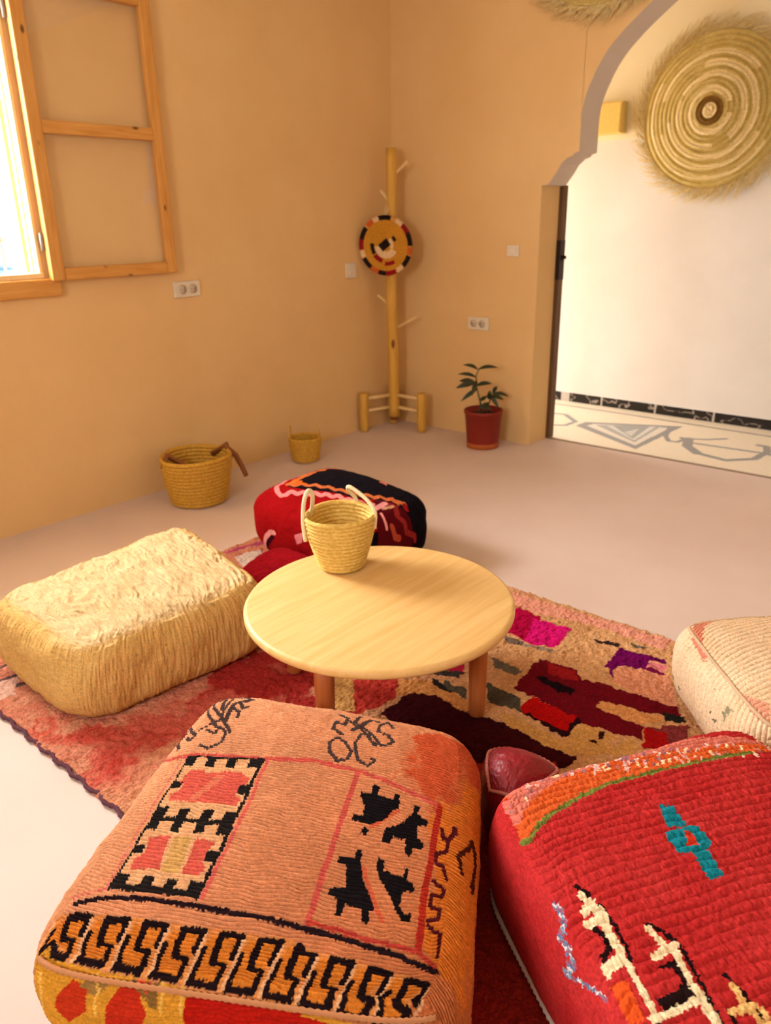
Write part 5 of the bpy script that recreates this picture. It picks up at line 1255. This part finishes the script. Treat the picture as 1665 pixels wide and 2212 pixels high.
tube('hanging_loop', [(0.0, TR - 0.012, 0.01), (-0.01, TR + 0.03, 0.0), (0.0, TR + 0.055, -0.012), (0.012, TR + 0.03, 0.0), (0.0, TR - 0.01, 0.01)], 0.0025, ROPE, ty, 6)

# big straw discs on the walls
def col_disc(r, a, row):
    n = fbm(np.c_[r * np.cos(a), r * np.sin(a)], 14, 105, 3)[:, None]
    C = np.array(lin((184, 156, 80))) * (1 - n) + np.array(lin((212, 190, 120))) * n
    d = np.mod(np.degrees(a), 360); L = np.array(lin((236, 214, 158)))
    def arc(r0, r1, a0, a1):
        w = r + 0.006 * np.sin(a * 7); m = (w >= r0) & (w <= r1) & (np.mod(d - a0, 360) <= np.mod(a1 - a0, 360)); C[m] = L
    arc(0, .10, 0, 359.9); arc(.235, .315, 20, 350); arc(.425, .495, 310, 150); arc(.43, .48, 160, 280); arc(.56, .635, -80, 105); arc(.565, .62, 190, 300); arc(.70, .76, 40, 165); arc(.70, .755, 200, 335); arc(.84, .885, 150, 330)
    m = (r > .10) & (r < .19); C[m] = np.array(lin((120, 84, 24)))
    return C
def straw_disc(loc, normal, R, label, seed, nf=1500, up=(0, 0, 1)):
    V, Fq, C = coil_disc('disc', R * 0.93, 15, lambda t: 0.075 * (1 - t ** 1.5) + 0.0, col_disc, DISCM, 240, 6, 0.012)
    o = np_mesh('straw_disc', V, Fq, DISCM, None, C); orient(o, loc, normal, up); tag(o, label, 'wall decoration', 'straw discs on the walls')
    rs = np.random.RandomState(seed); lst = []
    for i in range(nf):
        a = rs.rand() * 2 * PI; r0 = R * (0.86 + 0.07 * rs.rand()); L = R * (0.06 + 0.20 * rs.rand() ** 2.2)
        sw = (0.7 + 1.3 * rs.rand()) * L / R
        pts = []
        for k in range(4):
            t = k / 3; rr = r0 + L * t; b = a - sw * t; pts.append((rr * math.cos(b), rr * math.sin(b) - 0.02 * t * t * (rs.rand() > .6), 0.008 + 0.012 * rs.rand()))
        w = 0.0014 + 0.0012 * rs.rand(); lst.append((pts, [w, w, w * .8, w * .4]))
    f = tubes('straw_fringe', lst, STRAW_FR, o, 4); tag(f, 'frayed straw ends around the rim', kind='stuff')
    return o
STRAW_FR = straw('khaki_straw', (222, 192, 122), (242, 220, 162), 60)
straw_disc((1.515, CY - 0.02, 1.865), (0, -1, 0), 0.455, 'large domed straw disc with pale spiral rings on the corridor wall beyond the arch', 3)
straw_disc((1.33, -0.015, 2.645), (0, -1, 0), 0.43, 'frayed lower rim of a straw disc on the tan wall at the top edge', 4)

# yellow box on the corridor wall
bx = empty('wall_box', (0.83, CY - 0.045, 1.88)); tag(bx, 'yellow box fixed to the cream corridor wall left of the straw disc', 'box')
YEL = plain('yellow_paint', (254, 222, 128), 0.5)
box('box_body', (0, 0, 0), (0.25, 0.075, 0.185), YEL, bx, 0.004)
box('box_cover', (0, -0.040, 0), (0.235, 0.006, 0.172), plain('yellow_cover', (252, 220, 124), 0.45), bx, 0.002)

# ------------------------------------------------------------------ switches and sockets
def plate(name, kind, loc, normal, w, h, label, cat):
    e = empty(name, loc); tag(e, label, cat, 'wall sockets' if kind == 'socket' else 'light switches')
    R_ = Matrix.Identity(3) if abs(normal[0]) > .5 else Matrix.Rotation(-PI / 2, 3, 'Z')
    def B(nm, c, s, m, bev=0.002, par=e):
        v = R_ @ Vector(c); return box(nm, v, s if abs(normal[0]) > .5 else (s[1], s[0], s[2]), m, par, bev)
    B('plate', (0.006, 0, 0), (0.012, w, h), PLASTIC, 0.003)
    if kind == 'switch':
        B('rocker', (0.0135, 0, 0), (0.006, w * .6, h * .6), PLASTIC, 0.002)
    else:
        for s in (-1, 1):
            v = R_ @ Vector((0.0125, s * w * 0.2, 0))
            c = Vector((1, 0, 0)) if abs(normal[0]) > .5 else Vector((0, -1, 0))
            q = tube('socket', [v, v + c * 0.004], h * 0.30, SOCKET, e, 18)
            for z in (-1, 1):
                tube('socket_hole', [v + c * 0.003 + R_ @ Vector((0, z * 0.0095, 0)), v + c * 0.0046 + R_ @ Vector((0, z * 0.0095, 0))], 0.003, BLACKMETAL, q, 8)
    return e
plate('wall_socket', 'socket', (0.0, -1.608, 0.990), (1, 0, 0), 0.155, 0.076, 'white double socket on the left wall under the open casement', 'socket')
plate('light_switch', 'switch', (0.0, -0.405, 1.010), (1, 0, 0), 0.085, 0.085, 'white light switch on the left wall beside the coat rack', 'switch')
plate('light_switch', 'switch', (0.902, 0.0, 1.118), (0, -1, 0), 0.078, 0.06, 'white light switch on the back wall near the arch', 'switch')
plate('wall_socket', 'socket', (0.678, 0.0, 0.698), (0, -1, 0), 0.150, 0.075, 'white double socket on the back wall above the potted plant', 'socket')

# ------------------------------------------------------------------ potted plant
pl = empty('potted_plant', (0.855, -0.192, 0.0)); tag(pl, 'small dark-leaved plant in a maroon pot by the back wall', 'plant')
lathe('pot', [(0.001, 0), (0.090, 0), (0.094, 0.004), (0.0955, 0.03), (0.111, 0.205), (0.116, 0.208), (0.117, 0.226), (0.112, 0.229), (0.106, 0.226), (0.103, 0.19), (0.001, 0.19)], POTMAT, pl, 48)
lathe('saucer_band', [(0.0905, 0.0), (0.0955, 0.0005), (0.0975, 0.028), (0.096, 0.032), (0.0945, 0.03)], plain('orange_clay', (190, 96, 36), 0.6), pl, 48)
lathe('soil', [(0.001, 0.186), (0.102, 0.186), (0.102, 0.196), (0.06, 0.202), (0.001, 0.204)], SOIL, pl, 32)
VD = Vector((3.37 - 0.855, -3.995 + 0.192, 0)).normalized(); RT = Vector((-VD.y, VD.x, 0))
def L3(a, b, z): v = RT * a + VD * b; return (v.x, v.y, z)
tube('stem', [L3(-0.01, 0, 0.19), L3(-0.02, 0, 0.27), L3(-0.045, 0, 0.36), L3(-0.05, 0, 0.43), L3(-0.03, 0, 0.475)], [0.006, 0.005, 0.0045, 0.004, 0.003], STEM, pl, 8)
tube('stem', [L3(0.02, 0.01, 0.19), L3(0.025, 0.01, 0.25), L3(0.045, 0.01, 0.31), L3(0.06, 0.01, 0.33)], [0.005, 0.0045, 0.004, 0.003], STEM, pl, 8)
def leaf(p, q, w, tilt=0.0):
    p, q = Vector(p), Vector(q); d = (q - p); Ln = d.length; d.normalize()
    s = d.cross(VD + Vector((0, 0, tilt))).normalized(); nn = s.cross(d)
    V, Fc = [], []; N = 10
    for i in range(N + 1):
        t = i / N; ww = w * math.sin(PI * min(1, t * 0.97 + 0.015)) ** 0.8 * (1 - 0.25 * t)
        c = p + d * (Ln * t) + nn * (0.10 * Ln * math.sin(PI * t)) - Vector((0, 0, 0.08 * Ln * t * t))
        for k in (-1, -0.5, 0, 0.5, 1): V.append(c + s * (ww * k) + nn * (abs(k) * 0.25 * ww))
    for i in range(N):
        for k in range(4): a = i * 5 + k; Fc.append((a, a + 1, a + 6, a + 5))
    V2 = [v - nn * 0.0012 for v in V]; b = len(V)
    Fc += [tuple(reversed([i + b for i in f])) for f in Fc]
    mesh_obj('leaf', V + V2, Fc, LEAF, pl, True)
for (a0, z0, a1, z1, w, b0, b1, tl) in [
    (-0.04, .465, -.125, .505, .015, 0, .03, 1.2), (-.04, .465, .075, .490, .015, 0, .02, 1.2), (-.05, .42, -.155, .45, .014, 0, .02, 1.0),
    (-.05, .385, -.165, .370, .020, 0, .03, .6), (-.05, .385, -.150, .395, .018, 0, -.05, .8), (-.045, .37, .045, .395, .016, 0, .02, .9), (-.04, .35, -.135, .29, .015, 0, .03, .4),
    (-.045, .40, -.07, .33, .016, 0, .06, .3), (.03, .29, .035, .355, .016, .01, .03, .5), (.04, .31, .115, .30, .016, .01, .03, 1.0), (.05, .325, .145, .315, .015, .01, .0, 1.1),
    (.03, .27, -.035, .245, .014, .01, .05, .3), (.04, .31, .09, .255, .014, .01, .05, .3), (-.015, .25, .045, .245, .014, .0, .06, .3), (.05, .325, .075, .365, .014, .01, -.03, .7), (-.02, .28, .02, .32, .013, 0, .03, .3)]:
    leaf(L3(a0, b0, z0), L3(a1, b1, z1), w, tl)
